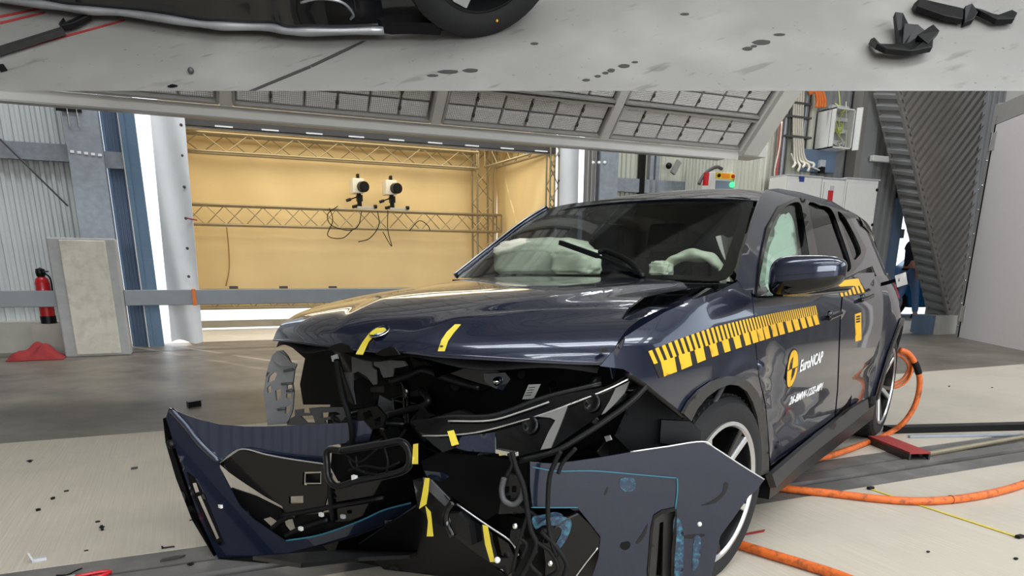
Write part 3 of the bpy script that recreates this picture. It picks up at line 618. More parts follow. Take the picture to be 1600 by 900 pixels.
MB().prism([(.6, -.01, .80), (1.15, -.01, 1.26), (2.15, -.01, 1.38), (2.6, -.01, .98)], (0, .02, 0)).build('side_window', 'glass_dark', oc, local=True)
for x in (.03, 2.3):
    Mx = Matrix.Translation((x, .02, .33)) @ Matrix.Rotation(pi / 2, 4, 'X')
    wlr = MB().lathe([(.24, -.1), (.31, -.1), (.33, -.06), (.33, .06), (.31, .1), (.24, .1)], 28, Mx, True).build('tyre', 'tyre', oc, local=True, smooth=40)
    sp = MB().lathe([(.245, .06), (.22, .09), (.20, .06)], 28, Mx)
    for k in range(5):
        a = 2 * pi * k / 5; sp.bar(Mx @ Vector((.03 * cos(a), .03 * sin(a), .08)), Mx @ Vector((.22 * cos(a), .22 * sin(a), .08)), .07, .03, (0, 1, 0))
    sp.lathe([(.001, .1), (.06, .1), (.06, .05)], 14, Mx).build('rim', 'rim_white', oc, local=True)
mat('skin', (206, 150, 130), .55, var=.05); mat('shirt', (38, 42, 56), .85, var=.12, scale=30, bump=.3); mat('jeans', (104, 134, 178), .85, var=.15, scale=25, bump=.3); mat('shoe', (70, 70, 74), .6); mat('hair', (70, 52, 40), .7)
pf = G(1411, 500, ZG); pe = thing('person', 'person in dark T-shirt and blue jeans walking past outside the doorway', 'person', (pf.x, pf.y, ZG), atan2(R0.y, R0.x) + radians(8))
def skinned(name, m_, joints, edges, parent, sub=2):
    me = bpy.data.meshes.new(name); me.from_pydata([j[0] for j in joints], edges, []); o = bpy.data.objects.new(name, me); COL.objects.link(o); o.parent = parent
    md = o.modifiers.new('skin', 'SKIN'); me.skin_vertices  # radii per joint
    for i, j in enumerate(joints):
        r = j[1] if isinstance(j[1], tuple) else (j[1], j[1]); me.skin_vertices[0].data[i].radius = r; me.skin_vertices[0].data[i].use_root = (i == 0)
    md.use_smooth_shade = True; ss = o.modifiers.new('sub', 'SUBSURF'); ss.levels = sub; ss.render_levels = sub
    me.materials.append(MATS[m_]); return o
K = 1.08
def kk(x, y, z): return (x * K, y * K, z * K)
# x: walking direction (image right), y: away from the camera
J = [(kk(0, 0, .95), (.15, .12)), (kk(0, 0, 1.12), (.15, .11)), (kk(.01, 0, 1.30), (.18, .12)), (kk(.02, 0, 1.43), (.13, .10)), (kk(.03, 0, 1.50), .055), (kk(.06, 0, 1.56), .06), (kk(.07, 0, 1.64), (.085, .095)), (kk(.075, 0, 1.72), (.07, .085)),
     (kk(0, -.19, 1.40), .062), (kk(-.07, -.23, 1.13), .047), (kk(-.02, -.22, .90), .036), (kk(.0, -.22, .84), (.04, .025)), (kk(.01, -.21, .76), (.03, .02)),
     (kk(.03, .19, 1.40), .062), (kk(.12, .23, 1.14), .047), (kk(.22, .22, .93), .036), (kk(.25, .21, .86), (.04, .025)), (kk(.28, .2, .8), (.03, .02)),
     (kk(.0, -.09, .88), .10), (kk(.10, -.10, .50), .065), (kk(.16, -.10, .10), .045), (kk(.29, -.10, .035), (.04, .035)),
     (kk(.0, .09, .88), .10), (kk(-.06, .10, .50), .065), (kk(-.30, .10, .16), .045), (kk(-.22, .10, .05), (.04, .035))]
E_ = [(0, 1), (1, 2), (2, 3), (3, 4), (4, 5), (5, 6), (6, 7), (3, 8), (8, 9), (9, 10), (10, 11), (11, 12), (3, 13), (13, 14), (14, 15), (15, 16), (16, 17), (0, 18), (18, 19), (19, 20), (20, 21), (0, 22), (22, 23), (23, 24), (24, 25)]
bd = skinned('body', 'skin', J, E_, pe)
skinned('t_shirt', 'shirt', [(J[0][0], (.165, .135))] + [(J[i][0], tuple(q * 1.13 for q in J[i][1])) for i in (1, 2, 3)] + [(kk(0, -.19, 1.40), .075), (kk(-.045, -.215, 1.22), .066), (kk(.03, .19, 1.40), .075), (kk(.08, .215, 1.24), .066), (kk(.025, 0, 1.48), .07)], [(0, 1), (1, 2), (2, 3), (3, 4), (4, 5), (3, 6), (6, 7), (3, 8)], pe)
skinned('jeans', 'jeans', [(J[0][0], (.16, .128)), (kk(.0, -.09, .88), .112), (kk(.10, -.10, .50), .078), (kk(.155, -.10, .13), .062), (kk(.0, .09, .88), .112), (kk(-.06, .10, .50), .078), (kk(-.27, .10, .20), .062)], [(0, 1), (1, 2), (2, 3), (0, 4), (4, 5), (5, 6)], pe)
for (fx, fy, fz, rx) in ((.22, -.10, .0, 0), (-.26, .10, .03, .5)):
    MB().grid(lambda a, b: Vector(kk(fx - .13 + .28 * a, fy + .052 * cos(pi * b) * (1 - .5 * abs(a - .45) ** 1.5), fz + .012 + .09 * sin(pi * b) * (1 - .62 * a) + (0.02 + .05 * rx * (1 - a))))  , 10, 9).build('shoe', 'shoe', pe, local=True, smooth=True, solid=.01)
MB().ball(kk(.065, 0, 1.675), .108, 14, 10, (1.02, .85, .95)).build('hair', 'hair', pe, local=True, smooth=True)
MB().lathe([(.172, 0), (.178, 0), (.178, .04), (.172, .04)], 20, Matrix.Translation(kk(0, 0, .93)) @ Matrix.Diagonal((1, .86, 1, 1))).build('belt', 'black_plastic', pe, local=True)
for sy in (-1, 1): MB().ball(kk(.148, .03 * sy, 1.655), .011, 8, 6).build('eye', 'black_plastic', pe, local=True, smooth=True)
MB().ball(kk(.165, 0, 1.625), .016, 8, 6, (1.2, .8, 1.3)).build('nose', 'skin', pe, local=True, smooth=True)
# ------------------------------------------------------------------ the wrecked car: frame, surfaces, helpers
mat('paint', (26, 32, 52), .25, metal=.5, var=.03, scale=3, coat=1.0, spec=.6)
mat('clad', (46, 45, 44), .42, var=.08, scale=30)
mat('gloss_black', (5, 5, 6), .08, coat=.3, spec=.35)
mat('dark_inner', (6, 6, 7), .55, var=.25, scale=18, spec=.2)
mat('dark_satin', (17, 17, 18), .34, var=.2, scale=14, spec=.35)
mat('grey_plastic', (70, 70, 72), .45, var=.12, scale=18)
mat('airbag', (226, 226, 206), .8, var=.06, scale=12, bump=.5)
mat('curtain_bag', (196, 214, 198), .8, var=.05, scale=9, bump=.3)
mat('seat_cloth', (58, 58, 60), .8, var=.1)
mat('decal_yellow', (216, 166, 34), .45); mat('decal_black', (16, 16, 16), .5); mat('decal_white', (238, 238, 236), .5)
mat('rim_dark', (20, 20, 21), .3, metal=.3, coat=.4); mat('rim_silver', (206, 206, 206), .28, metal=.8)
mat('tape_yellow', (204, 184, 60), .5, var=.05, scale=20)
mat('lamp_lens', (104, 103, 101), .25)
mat('sticker', (222, 222, 218), .5)
def glass_mat(name, tint, f=1.5, rough=.0):
    m = bpy.data.materials.new(name); m.use_nodes = True; nt = m.node_tree; nt.nodes.clear()
    out = nt.nodes.new('ShaderNodeOutputMaterial'); mx = nt.nodes.new('ShaderNodeMixShader'); tr = nt.nodes.new('ShaderNodeBsdfTransparent'); gl = nt.nodes.new('ShaderNodeBsdfGlossy'); fr = nt.nodes.new('ShaderNodeFresnel')
    tr.inputs[0].default_value = tint; gl.inputs['Roughness'].default_value = rough; fr.inputs[0].default_value = f
    geo = nt.nodes.new('ShaderNodeNewGeometry'); ma = nt.nodes.new('ShaderNodeMath'); ma.operation = 'MULTIPLY_ADD'; ma.inputs[1].default_value = 1 / f - f; ma.inputs[2].default_value = f; nt.links.new(geo.outputs['Backfacing'], ma.inputs[0]); nt.links.new(ma.outputs[0], fr.inputs[0]); nt.links.new(fr.outputs[0], mx.inputs[0]); nt.links.new(tr.outputs[0], mx.inputs[1]); nt.links.new(gl.outputs[0], mx.inputs[2]); nt.links.new(mx.outputs[0], out.inputs[0])
    MATS[name] = m; return m
glass_mat('windscreen', (.86, .9, .88, 1), 1.32); glass_mat('side_glass', (.84, .88, .86, 1), 1.3); glass_mat('privacy_glass', (.2, .2, .21, 1), 1.5)
CYAW = radians(-151.362); CO = Vector((1.3785, 2.8630, 0)); WB = 3.093
car = thing('crashed_car', 'dark blue crash-tested car with torn-off front end and yellow test markings', 'car', CO, CYAW)
cfw = Vector((cos(CYAW), sin(CYAW), 0)); clf = Vector((-sin(CYAW), cos(CYAW), 0))
def toC(p): q = Vector(p) - CO; return Vector((q.dot(cfw), q.dot(clf), q.z))
def dC(d): return Vector((d.dot(cfw), d.dot(clf), d.z))
CAMC = toC(CAM)
def onS(u, v, g, t0=1.0, t1=9.0, n=90):
    """first hit of the pixel ray with the implicit surface g (car frame)"""
    d = dC(ray(u, v)); a = t0; ga = g(CAMC + d * a); best = (abs(ga), a)
    for k in range(1, n + 1):
        b = t0 + (t1 - t0) * k / n; gb = g(CAMC + d * b)
        if abs(gb) < best[0]: best = (abs(gb), b)
        if ga * gb <= 0:
            for _ in range(24):
                m_ = (a + b) / 2; gm = g(CAMC + d * m_)
                if ga * gm <= 0: b = m_
                else: a = m_; ga = gm
            return CAMC + d * ((a + b) / 2)
        a, ga = b, gb
    return CAMC + d * best[1]
def cY(u, v, y): return onS(u, v, lambda p: p.y - y)
def cX(u, v, x): return onS(u, v, lambda p: p.x - x)
def plane3(a, b, c):
    """plane through three car-frame points -> implicit function"""
    a, b, c = Vector(a), Vector(b), Vector(c); n = (b - a).cross(c - a).normalized(); n = n if n.dot(CAMC - a) > 0 else -n; return lambda p: n.dot(p - a)
def inpoly(x, y, P):
    r = False; j = len(P) - 1
    for i in range(len(P)):
        if (P[i][1] > y) != (P[j][1] > y) and x < (P[j][0] - P[i][0]) * (y - P[i][1]) / (P[j][1] - P[i][1]) + P[i][0]: r = not r
        j = i
    return r
def csm(pts, n=4): return [(p.x, p.y) for p in cr([(a, b, 0) for a, b in pts], n, True)]
def poly_sheet(outline, fn, step=14, holes=()):
    """fill a 2D outline (minus holes) with triangles and map every vertex through fn"""
    V = []; E = []
    for loop in [outline] + list(holes):
        o = len(V); dense = []
        for i in range(len(loop)):
            a, b = loop[i], loop[(i + 1) % len(loop)]; k = max(1, int(sqrt((a[0] - b[0]) ** 2 + (a[1] - b[1]) ** 2) / step))
            dense += [(a[0] + (b[0] - a[0]) * t / k, a[1] + (b[1] - a[1]) * t / k) for t in range(k)]
        V += dense; E += [(o + i, o + (i + 1) % len(dense)) for i in range(len(dense))]
    x0, x1 = min(p[0] for p in outline), max(p[0] for p in outline); y0, y1 = min(p[1] for p in outline), max(p[1] for p in outline)
    y = y0 + step / 2; r = 0
    while y < y1:
        x = x0 + step / 2 + (step / 2 if r % 2 else 0)
        while x < x1:
            if inpoly(x, y, outline) and not any(inpoly(x, y, h) for h in holes):
                if min((x - p[0]) ** 2 + (y - p[1]) ** 2 for p in V[:len(E)]) > (step * .35) ** 2: V.append((x, y))
            x += step
        y += step; r += 1
    vo, eo, fo, *_ = delaunay_2d_cdt([Vector(p) for p in V], E, [], 0, 1e-5)
    F = []
    for f in fo:
        cx_ = sum(vo[i].x for i in f) / len(f); cy_ = sum(vo[i].y for i in f) / len(f)
        if inpoly(cx_, cy_, outline) and not any(inpoly(cx_, cy_, h) for h in holes): F.append(tuple(f))
    used = sorted({i for f in F for i in f}); ix = {k: i for i, k in enumerate(used)}
    return MB().add([fn(vo[i].x, vo[i].y) for i in used], [tuple(ix[i] for i in f) for f in F])
def panel(name, m_, outline, g, parent=None, thick=.004, step=14, holes=(), smooth=True, bulge=None):
    def fn(x, y):
        p = onS(x, y, g); return bulge(p) if bulge else p
    o = poly_sheet(outline, fn, step, holes).build(name, m_, parent or car, smooth=smooth, local=True, solid=thick)
    if smooth: surface_normals(o, g, parent or car)
    return o
def surface_normals(o, g, parent):
    # shade front and back with the true surface normals instead of averaged triangle normals
    me = o.data; n = LASTN[0]; base = o.location + ORG.get(parent.name, Vector()); e = 1e-3; N = [v.normal.copy() for v in me.vertices]
    for i in range(min(2 * n, len(N))):
        p = base + me.vertices[i].co; g0 = g(p); q = Vector((g(p + Vector((e, 0, 0))) - g0, g(p + Vector((0, e, 0))) - g0, g(p + Vector((0, 0, e))) - g0))
        if q.length > 1e-9:
            q.normalize(); q = q if q.dot(N[i]) > 0 else -q
            if q.dot(N[i]) > .5: N[i] = q
    me.normals_split_custom_set_from_vertices(N)
def off(g, d): return lambda p: g(p) - d
# side surface
SZ = [(.15, .88), (.25, .90), (.35, .925), (.6, .943), (.8, .947), (.95, .935), (1.05, .908), (1.12, .868), (1.3, .775), (1.5, .668), (1.58, .60), (1.66, .48)]
SX = [(-4.1, -.40), (-3.8, -.20), (-3.5, -.09), (-3.2, -.03), (-2.8, 0), (.25, 0), (.55, -.035), (.8, -.12), (1.0, -.26), (1.2, -.5)]
SXU = [(-4.0, -.36), (-3.6, -.15), (-3.2, -.05), (-2.8, -.01), (-2.0, 0), (.25, 0), (1.2, -.4)]
def S(x, z):
    w = min(1, max(0, (z - .95) / .2)); dx = sinterp(x, SX) * (1 - w) + sinterp(x, SXU) * w
    fl = .018 * math.exp(-((sqrt(x * x + (z - .37) ** 2) - .44) / .06) ** 2) + .022 * math.exp(-((sqrt((x + WB) ** 2 + (z - .37) ** 2) - .45) / .10) ** 2)
    cre = -.014 * math.exp(-((z - .52) / .07) ** 2) * (1 if -2.5 < x < -.5 else 0)
    dent = -.025 * math.exp(-((x + .36) / .10) ** 2 - ((z - .60) / .22) ** 2) + .012 * math.exp(-((x + .52) / .05) ** 2 - ((z - .55) / .25) ** 2)
    return sinterp(z, SZ) + dx + fl + cre + dent
gS = lambda p: p.y - S(p.x, p.z)
# ---- hood
HP = [(-.8, 1.130), (-.4, 1.122), (0, 1.103), (.4, 1.070), (.65, 1.036), (.8, 1.004), (.88, .968), (.92, .935), (.94, .90)]
def hoff(y): return .15 * (y / .75) ** 2 if y < 0 else .30 * (y / .72) ** 2
def HZ(x, y):
    z = sinterp(x + hoff(y), HP) - .02 * (abs(y) / .75) ** 3
    yr = abs(y) - (.20 + .34 * max(0, .9 - x) / 1.2); z += .016 * math.exp(-(yr / .05) ** 2) * min(1, max(0, (.95 - x) * 3)) * (1 if yr > 0 else .0) + (.016 * min(1, max(0, (.95 - x) * 3)) if yr <= 0 else 0)
    if y > 0:
        d = (x - .62) * .66 + (y - .42) * .75; q = (x - .62) * .75 - (y - .42) * .66
        z += .020 * math.exp(-(d / .045) ** 2) * math.exp(-(q / .38) ** 2)
        d2 = (x - .42) * .55 + (y - .50) * .83; z -= .016 * math.exp(-(d2 / .05) ** 2) * math.exp(-((x - .4) / .3) ** 2)
    z += .012 * max(0, (y - .55) / .2) * math.exp(-((x - .42) / .2) ** 2)
    return z
def hood_pt(a, b, dz=0):
    y = lerp(-.765, .745, a); xf = .945 - hoff(y); xr = -.30; t = 1 - (1 - b) ** 1.6
    x = lerp(xr, xf, t); return Vector((x, y, HZ(x, y) + dz))
hood = MB().grid(hood_pt, 90, 60).build('hood', 'paint', car, smooth=True, local=True, solid=.006)
MB().grid(lambda a, b: hood_pt(.02 + .96 * a, .02 + .93 * b, -.035 - .02 * sin(a * 22) * sin(b * 12)), 40, 24).build('hood_liner', 'dark_inner', car, smooth=True, solid=.004, local=True)
# hood edge flange on the buckled left side
MB().grid(lambda a, b: hood_pt(1, 1 - .9 * a) + Vector((0, .004 + .012 * b, -.045 * b)), 40, 4).build('hood_flange', 'paint', car, smooth=True, local=True, solid=.004)
# ---- windscreen, roof, pillars
def gW(p): return p.x - (-.30 - (p.z - 1.12) * 1.72 - .16 * (p.y / .7) ** 2)
WS = csm([(714, 431), (760, 395), (815, 352), (858, 326), (930, 314), (1010, 310), (1100, 309), (1172, 311), (1170, 340), (1158, 385), (1135, 436), (1060, 437), (900, 436), (780, 433)], 4)
ws = panel('windscreen', 'windscreen', WS, gW, thick=.004, step=20)
WI = csm([(734, 428), (778, 392), (826, 357), (868, 335), (940, 324), (1010, 320), (1095, 319), (1156, 321), (1153, 345), (1140, 385), (1118, 429), (1050, 430), (900, 429), (790, 428)], 4)
panel('windscreen_border', 'gloss_black', WS, off(gW, -.006), thick=.002, step=16, holes=[WI])
RZ = [(-3.6, 1.46), (-3.2, 1.535), (-2.8, 1.575), (-2.3, 1.607), (-1.9, 1.617), (-1.5, 1.603), (-1.25, 1.575), (-1.0, 1.522), (-.9, 1.49)]
def roof_z(x, y): return sinterp(x, RZ) - .055 * (abs(y) / .62) ** 2.4
def roof_pt(a, b):
    y = lerp(-.63, .63, a); xf = -.965 - .10 * (y / .63) ** 2; x = lerp(xf, -3.35, b); return Vector((x, y * (1 - .06 * b), roof_z(x, y)))
MB().grid(roof_pt, 40, 40).build('roof', 'paint', car, smooth=True, local=True, solid=.006)
MB().grid(lambda a, b: roof_pt(a, b) - Vector((0, 0, .03)), 16, 16).build('headliner', 'grey_plastic', car, smooth=True, local=True)
MB().grid(lambda a, b: Vector((lerp(-3.3, -3.5, b), lerp(-.5, .5, a), 1.515 - .03 * b - .05 * abs(2 * a - 1) ** 3)), 20, 5).build('roof_spoiler', 'gloss_black', car, smooth=True, local=True, solid=.02)
# left greenhouse: painted frame with window openings
W1 = csm([(1188, 452), (1192, 405), (1204, 358), (1222, 327), (1246, 316), (1254, 332), (1264, 385), (1272, 448), (1230, 456)], 4)
W2 = csm([(1262, 320), (1282, 321), (1299, 328), (1312, 360), (1328, 408), (1326, 424), (1304, 432), (1284, 440), (1272, 385)], 4)
W3 = csm([(1308, 332), (1322, 343), (1344, 388), (1340, 402), (1332, 404), (1320, 370)], 4)
FRAME = [(1150, 437), (1158, 400), (1172, 350), (1186, 310), (1196, 297), (1215, 295), (1250, 301), (1300, 315), (1326, 331), (1348, 362), (1364, 394), (1362, 416), (1340, 425), (1322, 434), (1290, 449), (1250, 461), (1185, 464), (1160, 452)]
def grow(P, k):
    cx_ = sum(p[0] for p in P) / len(P); cy_ = sum(p[1] for p in P) / len(P); out = []
    for x, y in P:
        d = sqrt((x - cx_) ** 2 + (y - cy_) ** 2) or 1; out.append((x + (x - cx_) / d * k, y + (y - cy_) / d * k))
    return out
panel('greenhouse_frame', 'paint', FRAME, off(gS, .0), thick=.006, step=9, holes=[W1, W2, W3])
DLO = [(1181, 462), (1185, 412), (1197, 355), (1216, 322), (1246, 309), (1300, 321), (1327, 339), (1354, 390), (1348, 408), (1332, 427), (1288, 447), (1236, 462)]
panel('window_surround', 'gloss_black', DLO, off(gS, .005), thick=.004, step=7, holes=[W1, W2, W3])
for nm, Wn, gm in (('side_window', W1, 'side_glass'), ('side_window', W2, 'privacy_glass'), ('quarter_window', W3, 'privacy_glass')):
    panel(nm, gm, grow(Wn, 1), off(gS, -.012), thick=.003, step=14)
panel('window_trim', 'gloss_black', [(1182, 463), (1186, 412), (1198, 355), (1217, 321), (1246, 308), (1246, 309.5), (1218, 323), (1200, 356), (1188, 413), (1184, 463)], off(gS, .009), thick=.003, step=8)
MB().grid(lambda a, b: (lambda x: (lambda z: Vector((x, S(x, z) + .004, z)))(interp(x, [(-3.9, 1.12), (-3.4, 1.48), (-2.6, 1.545)]) - .02 - lerp(.05, .11, a) * b))(lerp(-2.80, -3.70, a)), 24, 5).build('rear_fin', 'gloss_black', car, smooth=True, local=True, solid=.008)
panel('b_pillar_cover', 'gloss_black', [(1252, 322), (1263, 322), (1286, 442), (1272, 448)], off(gS, .008), step=9)
# ---- lower side panels
ARCHF = [(1066, 646), (1076, 628), (1092, 610), (1112, 596), (1134, 588), (1152, 588), (1170, 597), (1183, 614), (1192, 638), (1197, 665), (1199, 700), (1200, 738)]
ARCHI = [(1078, 658), (1088, 638), (1102, 621), (1120, 608), (1138, 601), (1152, 602), (1165, 611), (1174, 628), (1181, 650), (1185, 680), (1186, 715), (1187, 742)]
FEN = [(1167, 420), (1158, 437), (1120, 456), (1080, 470), (1040, 487), (1000, 511), (977, 526), (955, 551), (937, 572), (975, 577), (1000, 594), (1030, 617), (1064, 644)] + ARCHF[1:] + [(1201.5, 730), (1199.5, 690), (1194.5, 632), (1184.5, 590), (1179.5, 545), (1177.5, 500), (1173.5, 463)]
panel('front_fender', 'paint', FEN, gS, step=11)
panel('arch_cladding', 'clad', ARCHF + ARCHI[::-1], off(gS, .012), step=7, thick=.012)
D1 = [(1175, 464), (1179, 500), (1181, 545), (1186, 590), (1196, 632), (1201, 690), (1203, 728), (1250, 693), (1303, 650), (1307, 610), (1309, 560), (1311, 500), (1316, 440), (1290, 450), (1250, 462), (1188, 466)]
D2 = [(1318.5, 439), (1313, 500), (1311, 560), (1309, 610), (1305.5, 648), (1322, 630), (1338, 604), (1348, 574), (1357, 540), (1362, 500), (1364, 466), (1366, 426), (1340, 427)]
panel('front_door', 'paint', D1, gS, step=12)
panel('rear_door', 'paint', D2, gS, step=8)
QT = [(1368, 420), (1367, 466), (1364.5, 500), (1359.5, 540), (1353, 566), (1364, 528), (1378, 508), (1393, 501), (1404, 520), (1409, 505), (1408, 470), (1400, 430), (1388, 405), (1374, 400)]
def quarter(a, b):
    x = lerp(-2.02, -3.95, a); zb = max(.42 if x < -3.5 else .3, .37 + (sqrt(max(0, .43 ** 2 - (x + WB) ** 2)) if abs(x + WB) < .43 else (-.0)))
    zt_ = interp(x, [(-3.95, 1.0), (-3.6, 1.16), (-3.2, 1.14), (-2.3, 1.13)]); z = lerp(zb, zt_, b); return Vector((x, S(x, z) - .010 * min(1, max(0, (x + 2.75) / .2)), z))
MB().grid(quarter, 70, 24).build('rear_quarter', 'paint', car, smooth=True, local=True, solid=.004)
MB().grid(lambda a, b: (lambda x: (lambda z: Vector((x, S(x, z) - .008, z)))(lerp(1.10, interp(x, [(-3.9, 1.12), (-3.4, 1.48), (-2.6, 1.545)]), b)))(lerp(-2.62, -3.85, a)), 30, 16).build('rear_pillar', 'paint', car, smooth=True, local=True, solid=.004)
MB().grid(lambda a, b: Vector((-3.95 - .12 * sin(pi * b) + .25 * abs(2 * a - 1) ** 4, lerp(-.62, .62, a), lerp(.35, 1.05, b))), 24, 10).build('tailgate', 'paint', car, smooth=True, local=True, solid=.006)
MB().grid(lambda a, b: Vector((lerp(-3.92, -3.4, b), lerp(-.60, .60, a) * (1 - .1 * b), lerp(1.05, 1.5, b))), 16, 8).build('rear_window', 'privacy_glass', car, smooth=True, local=True)
MB().grid(lambda a, b: (lambda x, z: Vector((x, S(x, z) + .004, z)))(lerp(-3.35, -3.85, a), lerp(.98, 1.08, b)), 14, 5).build('tail_lamp', 'red_paint', car, smooth=True, local=True, solid=.01)
def rarch(a, b):
    t = pi * (1.02 - a * 1.04); r = .43 + .055 * b; x = -WB + r * cos(t) * -1; z = .37 + r * sin(t); return Vector((x, S(x, max(.2, z)) + .012, z))
MB().grid(rarch, 40, 4).build('arch_cladding', 'clad', car, smooth=True, local=True, solid=.012)
SILL = [(1201, 742), (1250, 700), (1303, 657), (1324, 640), (1352, 624), (1354, 640), (1330, 660), (1290, 690), (1240, 730), (1208, 762)]
panel('side_sill', 'clad', SILL, lambda p: p.y - .955 + .25 * (p.z - .35), step=9, thick=.03)
MB().bar((-.50, .90, .24), (-2.62, .90, .26), .10, .10).build('sill_beam', 'dark_satin', car, local=True)
# right side, mirrored from the left so that the body is whole
def mirrored(o):
    c = o.copy(); COL.objects.link(c); c.scale = (1, -1, 1); c.location.y = -o.location.y; c.parent = car; return c
for o in list(car.children):
    if o.name.split('.')[0] in ('front_door', 'rear_door', 'rear_quarter', 'rear_pillar', 'arch_cladding', 'side_sill', 'sill_beam', 'tail_lamp', 'roof_rail'): mirrored(o)
MB().grid(lambda a, b: (lambda x: (lambda z: Vector((x, -S(x, z), z)))(lerp(max(.42, .37 + sqrt(max(0, .2 - x * x))), HZ(min(x, .6), -.76) - .02, b)))(lerp(-.30, .28, a)), 30, 14).build('front_fender', 'paint', car, smooth=True, local=True, solid=.004)
RE = [onS(u, v, gW) for u, v in ((712, 432), (760, 394), (815, 351), (856, 325))]
MB().tube(cr([p + Vector((.012, -.006, .012)) for p in RE], 8), .004, 6).build('pillar_trim', 'rim_silver', car, smooth=True, local=True)
MB().tube(cr(RE, 8), .016, 8).build('a_pillar', 'paint', car, smooth=True, local=True)
def farside(a, b):
    p = cr(RE, 8)[int(round(b * 24))]; x = lerp(p.x, -3.2, a); return Vector((x, p.y - .02 * sin(pi * a) + .03 * a, p.z + .04 * sin(pi * a) * b))
MB().grid(farside, 24, 25).build('side_window', 'privacy_glass', car, smooth=True, local=True, solid=.004)
# door seams, handles, charging flap
for px_ in ((1293, 489, 1312, 499), (1344, 462, 1362, 471)):
    a, b = onS(px_[0], (px_[1] + px_[3]) / 2 + 3, off(gS, .012)), onS(px_[2], (px_[1] + px_[3]) / 2 - 5, off(gS, .012))
    hd = MB().bar(a, b, .022, .035, (0, 1, 0)).build('door_handle', 'gloss_black', car, local=True, bevel=.008); MB().ball(a.lerp(b, .4) - Vector((0, .012, 0)), .05, 12, 8, (1.1, .25, .55)).build('handle_recess', 'gloss_black', car, local=True, smooth=True)
fp = onS(1392, 436, off(gS, 0)); MB().prism([onS(u, v, lambda p, y=1.03: p.y - y) for u, v in ((1398, 431), (1415, 425), (1418, 444), (1402, 449))], (-.008, 0, 0)).build('charge_flap', 'cab_white', car, local=True)
q = onS(1404, 437, lambda p: p.y - 1.03); MB().bar(q, Vector((q.x - .06, .93, q.z - .03)), .015, .02).build('flap_hinge', 'black_plastic', car, local=True)
# mirror
mc = cY(1264, 428, 1.06); cl_ = cY(1213, 430, 1.02); cr__ = cY(1318, 430, 1.10)
def mirror_pt(a, b, s=1.0):
    th = 2 * pi * a; ph = pi * (b - .5); ce = lambda x, e: (abs(x) ** e) * (1 if x >= 0 else -1)
    x = ce(cos(ph), .5) * ce(cos(th), .7); y = ce(cos(ph), .5) * ce(sin(th), .7); z = ce(sin(ph), .62)
    # local: x along the car (rearwards thin), y outwards
    return Vector((mc.x + .085 * x - .03 * y, mc.y + .125 * y - .005, mc.z + (.066 if z > 0 else .07) * z * (1 - .18 * y) + .012 * y)) 
MB().grid(lambda a, b: mirror_pt(a, .46 + .54 * b), 40, 16).build('mirror_cap', 'paint', car, smooth=True, local=True, solid=.004)
MB().grid(lambda a, b: mirror_pt(a, .5 * b), 40, 12).build('mirror_base', 'gloss_black', car, smooth=True, local=True, solid=.004)
MB().prism([cY(u, v, .90) for u, v in ((1184, 462), (1205, 452), (1305, 446), (1290, 456), (1230, 462))], (0, .10, 0)).build('mirror_foot', 'gloss_black', car, local=True, bevel=.01)
# ---- wheels
def wheel(name, M, spokes=5):
    w = bpy.data.objects.new(name, None); COL.objects.link(w); w.parent = car; w.matrix_local = M; w.empty_display_size = .1
    R = .372
    ty = MB().lathe([(.268, -.11), (.30, -.125), (.345, -.12), (.365, -.10), (R, -.06), (R, .06), (.365, .10), (.345, .12), (.30, .125), (.268, .11)], 64, None, True).build('tyre', 'tyre', w, smooth=35, local=True)
    gr = MB()
    for k in range(64):
        a = 2 * pi * k / 64
        for zz_, s_ in ((.055, 1), (-.055, -1)): gr.bar((R * cos(a), R * sin(a), zz_ + .04 * s_), (R * cos(a + .05), R * sin(a + .05), zz_ - .035 * s_), .012, .008, (cos(a), sin(a), 0))
    gr.build('tread_block', 'tyre', w, local=True, kind='stuff')
    MB().lathe([(.275, .118), (.262, .122), (.255, .10), (.25, .02), (.24, -.09), (.2, -.1)], 64).build('rim_barrel', 'rim_dark', w, smooth=40, local=True)
    MB().lathe([(.276, .115), (.276, .124), (.262, .126), (.256, .116)], 64).build('rim_lip', 'rim_silver', w, smooth=40, local=True)
    for k in range(spokes):
        a = 2 * pi * k / spokes + .3
        for da, m_ in ((-.13, 'rim_silver'), (.13, 'rim_dark')):
            p0 = Vector((.05 * cos(a), .05 * sin(a), .075)); p1 = Vector((.258 * cos(a + da), .258 * sin(a + da), .108))
            MB().bar(p0, p1, .030, .026, (0, 0, 1)).build('spoke', m_, w, local=True, bevel=.006)
    MB().lathe([(.001, .095), (.035, .095), (.06, .085), (.07, .06), (.07, 0)], 24).build('hub', 'rim_dark', w, smooth=40, local=True)
    MB().lathe([(.001, .0), (.17, 0), (.17, -.02), (.001, -.02)], 32).build('brake_disc', 'rig_frame', w, local=True)
    return w
MX = Matrix.Rotation(-pi / 2, 4, 'X')                    # wheel axis to +y
wheel('front_wheel', Matrix.Translation((.045, .815, .355)) @ Matrix.Rotation(radians(-6), 4, 'Z') @ MX)
wheel('rear_wheel', Matrix.Translation((-WB, .80, .372)) @ MX)
wheel('front_wheel', Matrix.Translation((.0, -.80, .372)) @ Matrix.Rotation(pi, 4, 'Z') @ MX)
wheel('rear_wheel', Matrix.Translation((-WB, -.80, .372)) @ Matrix.Rotation(pi, 4, 'Z') @ MX)
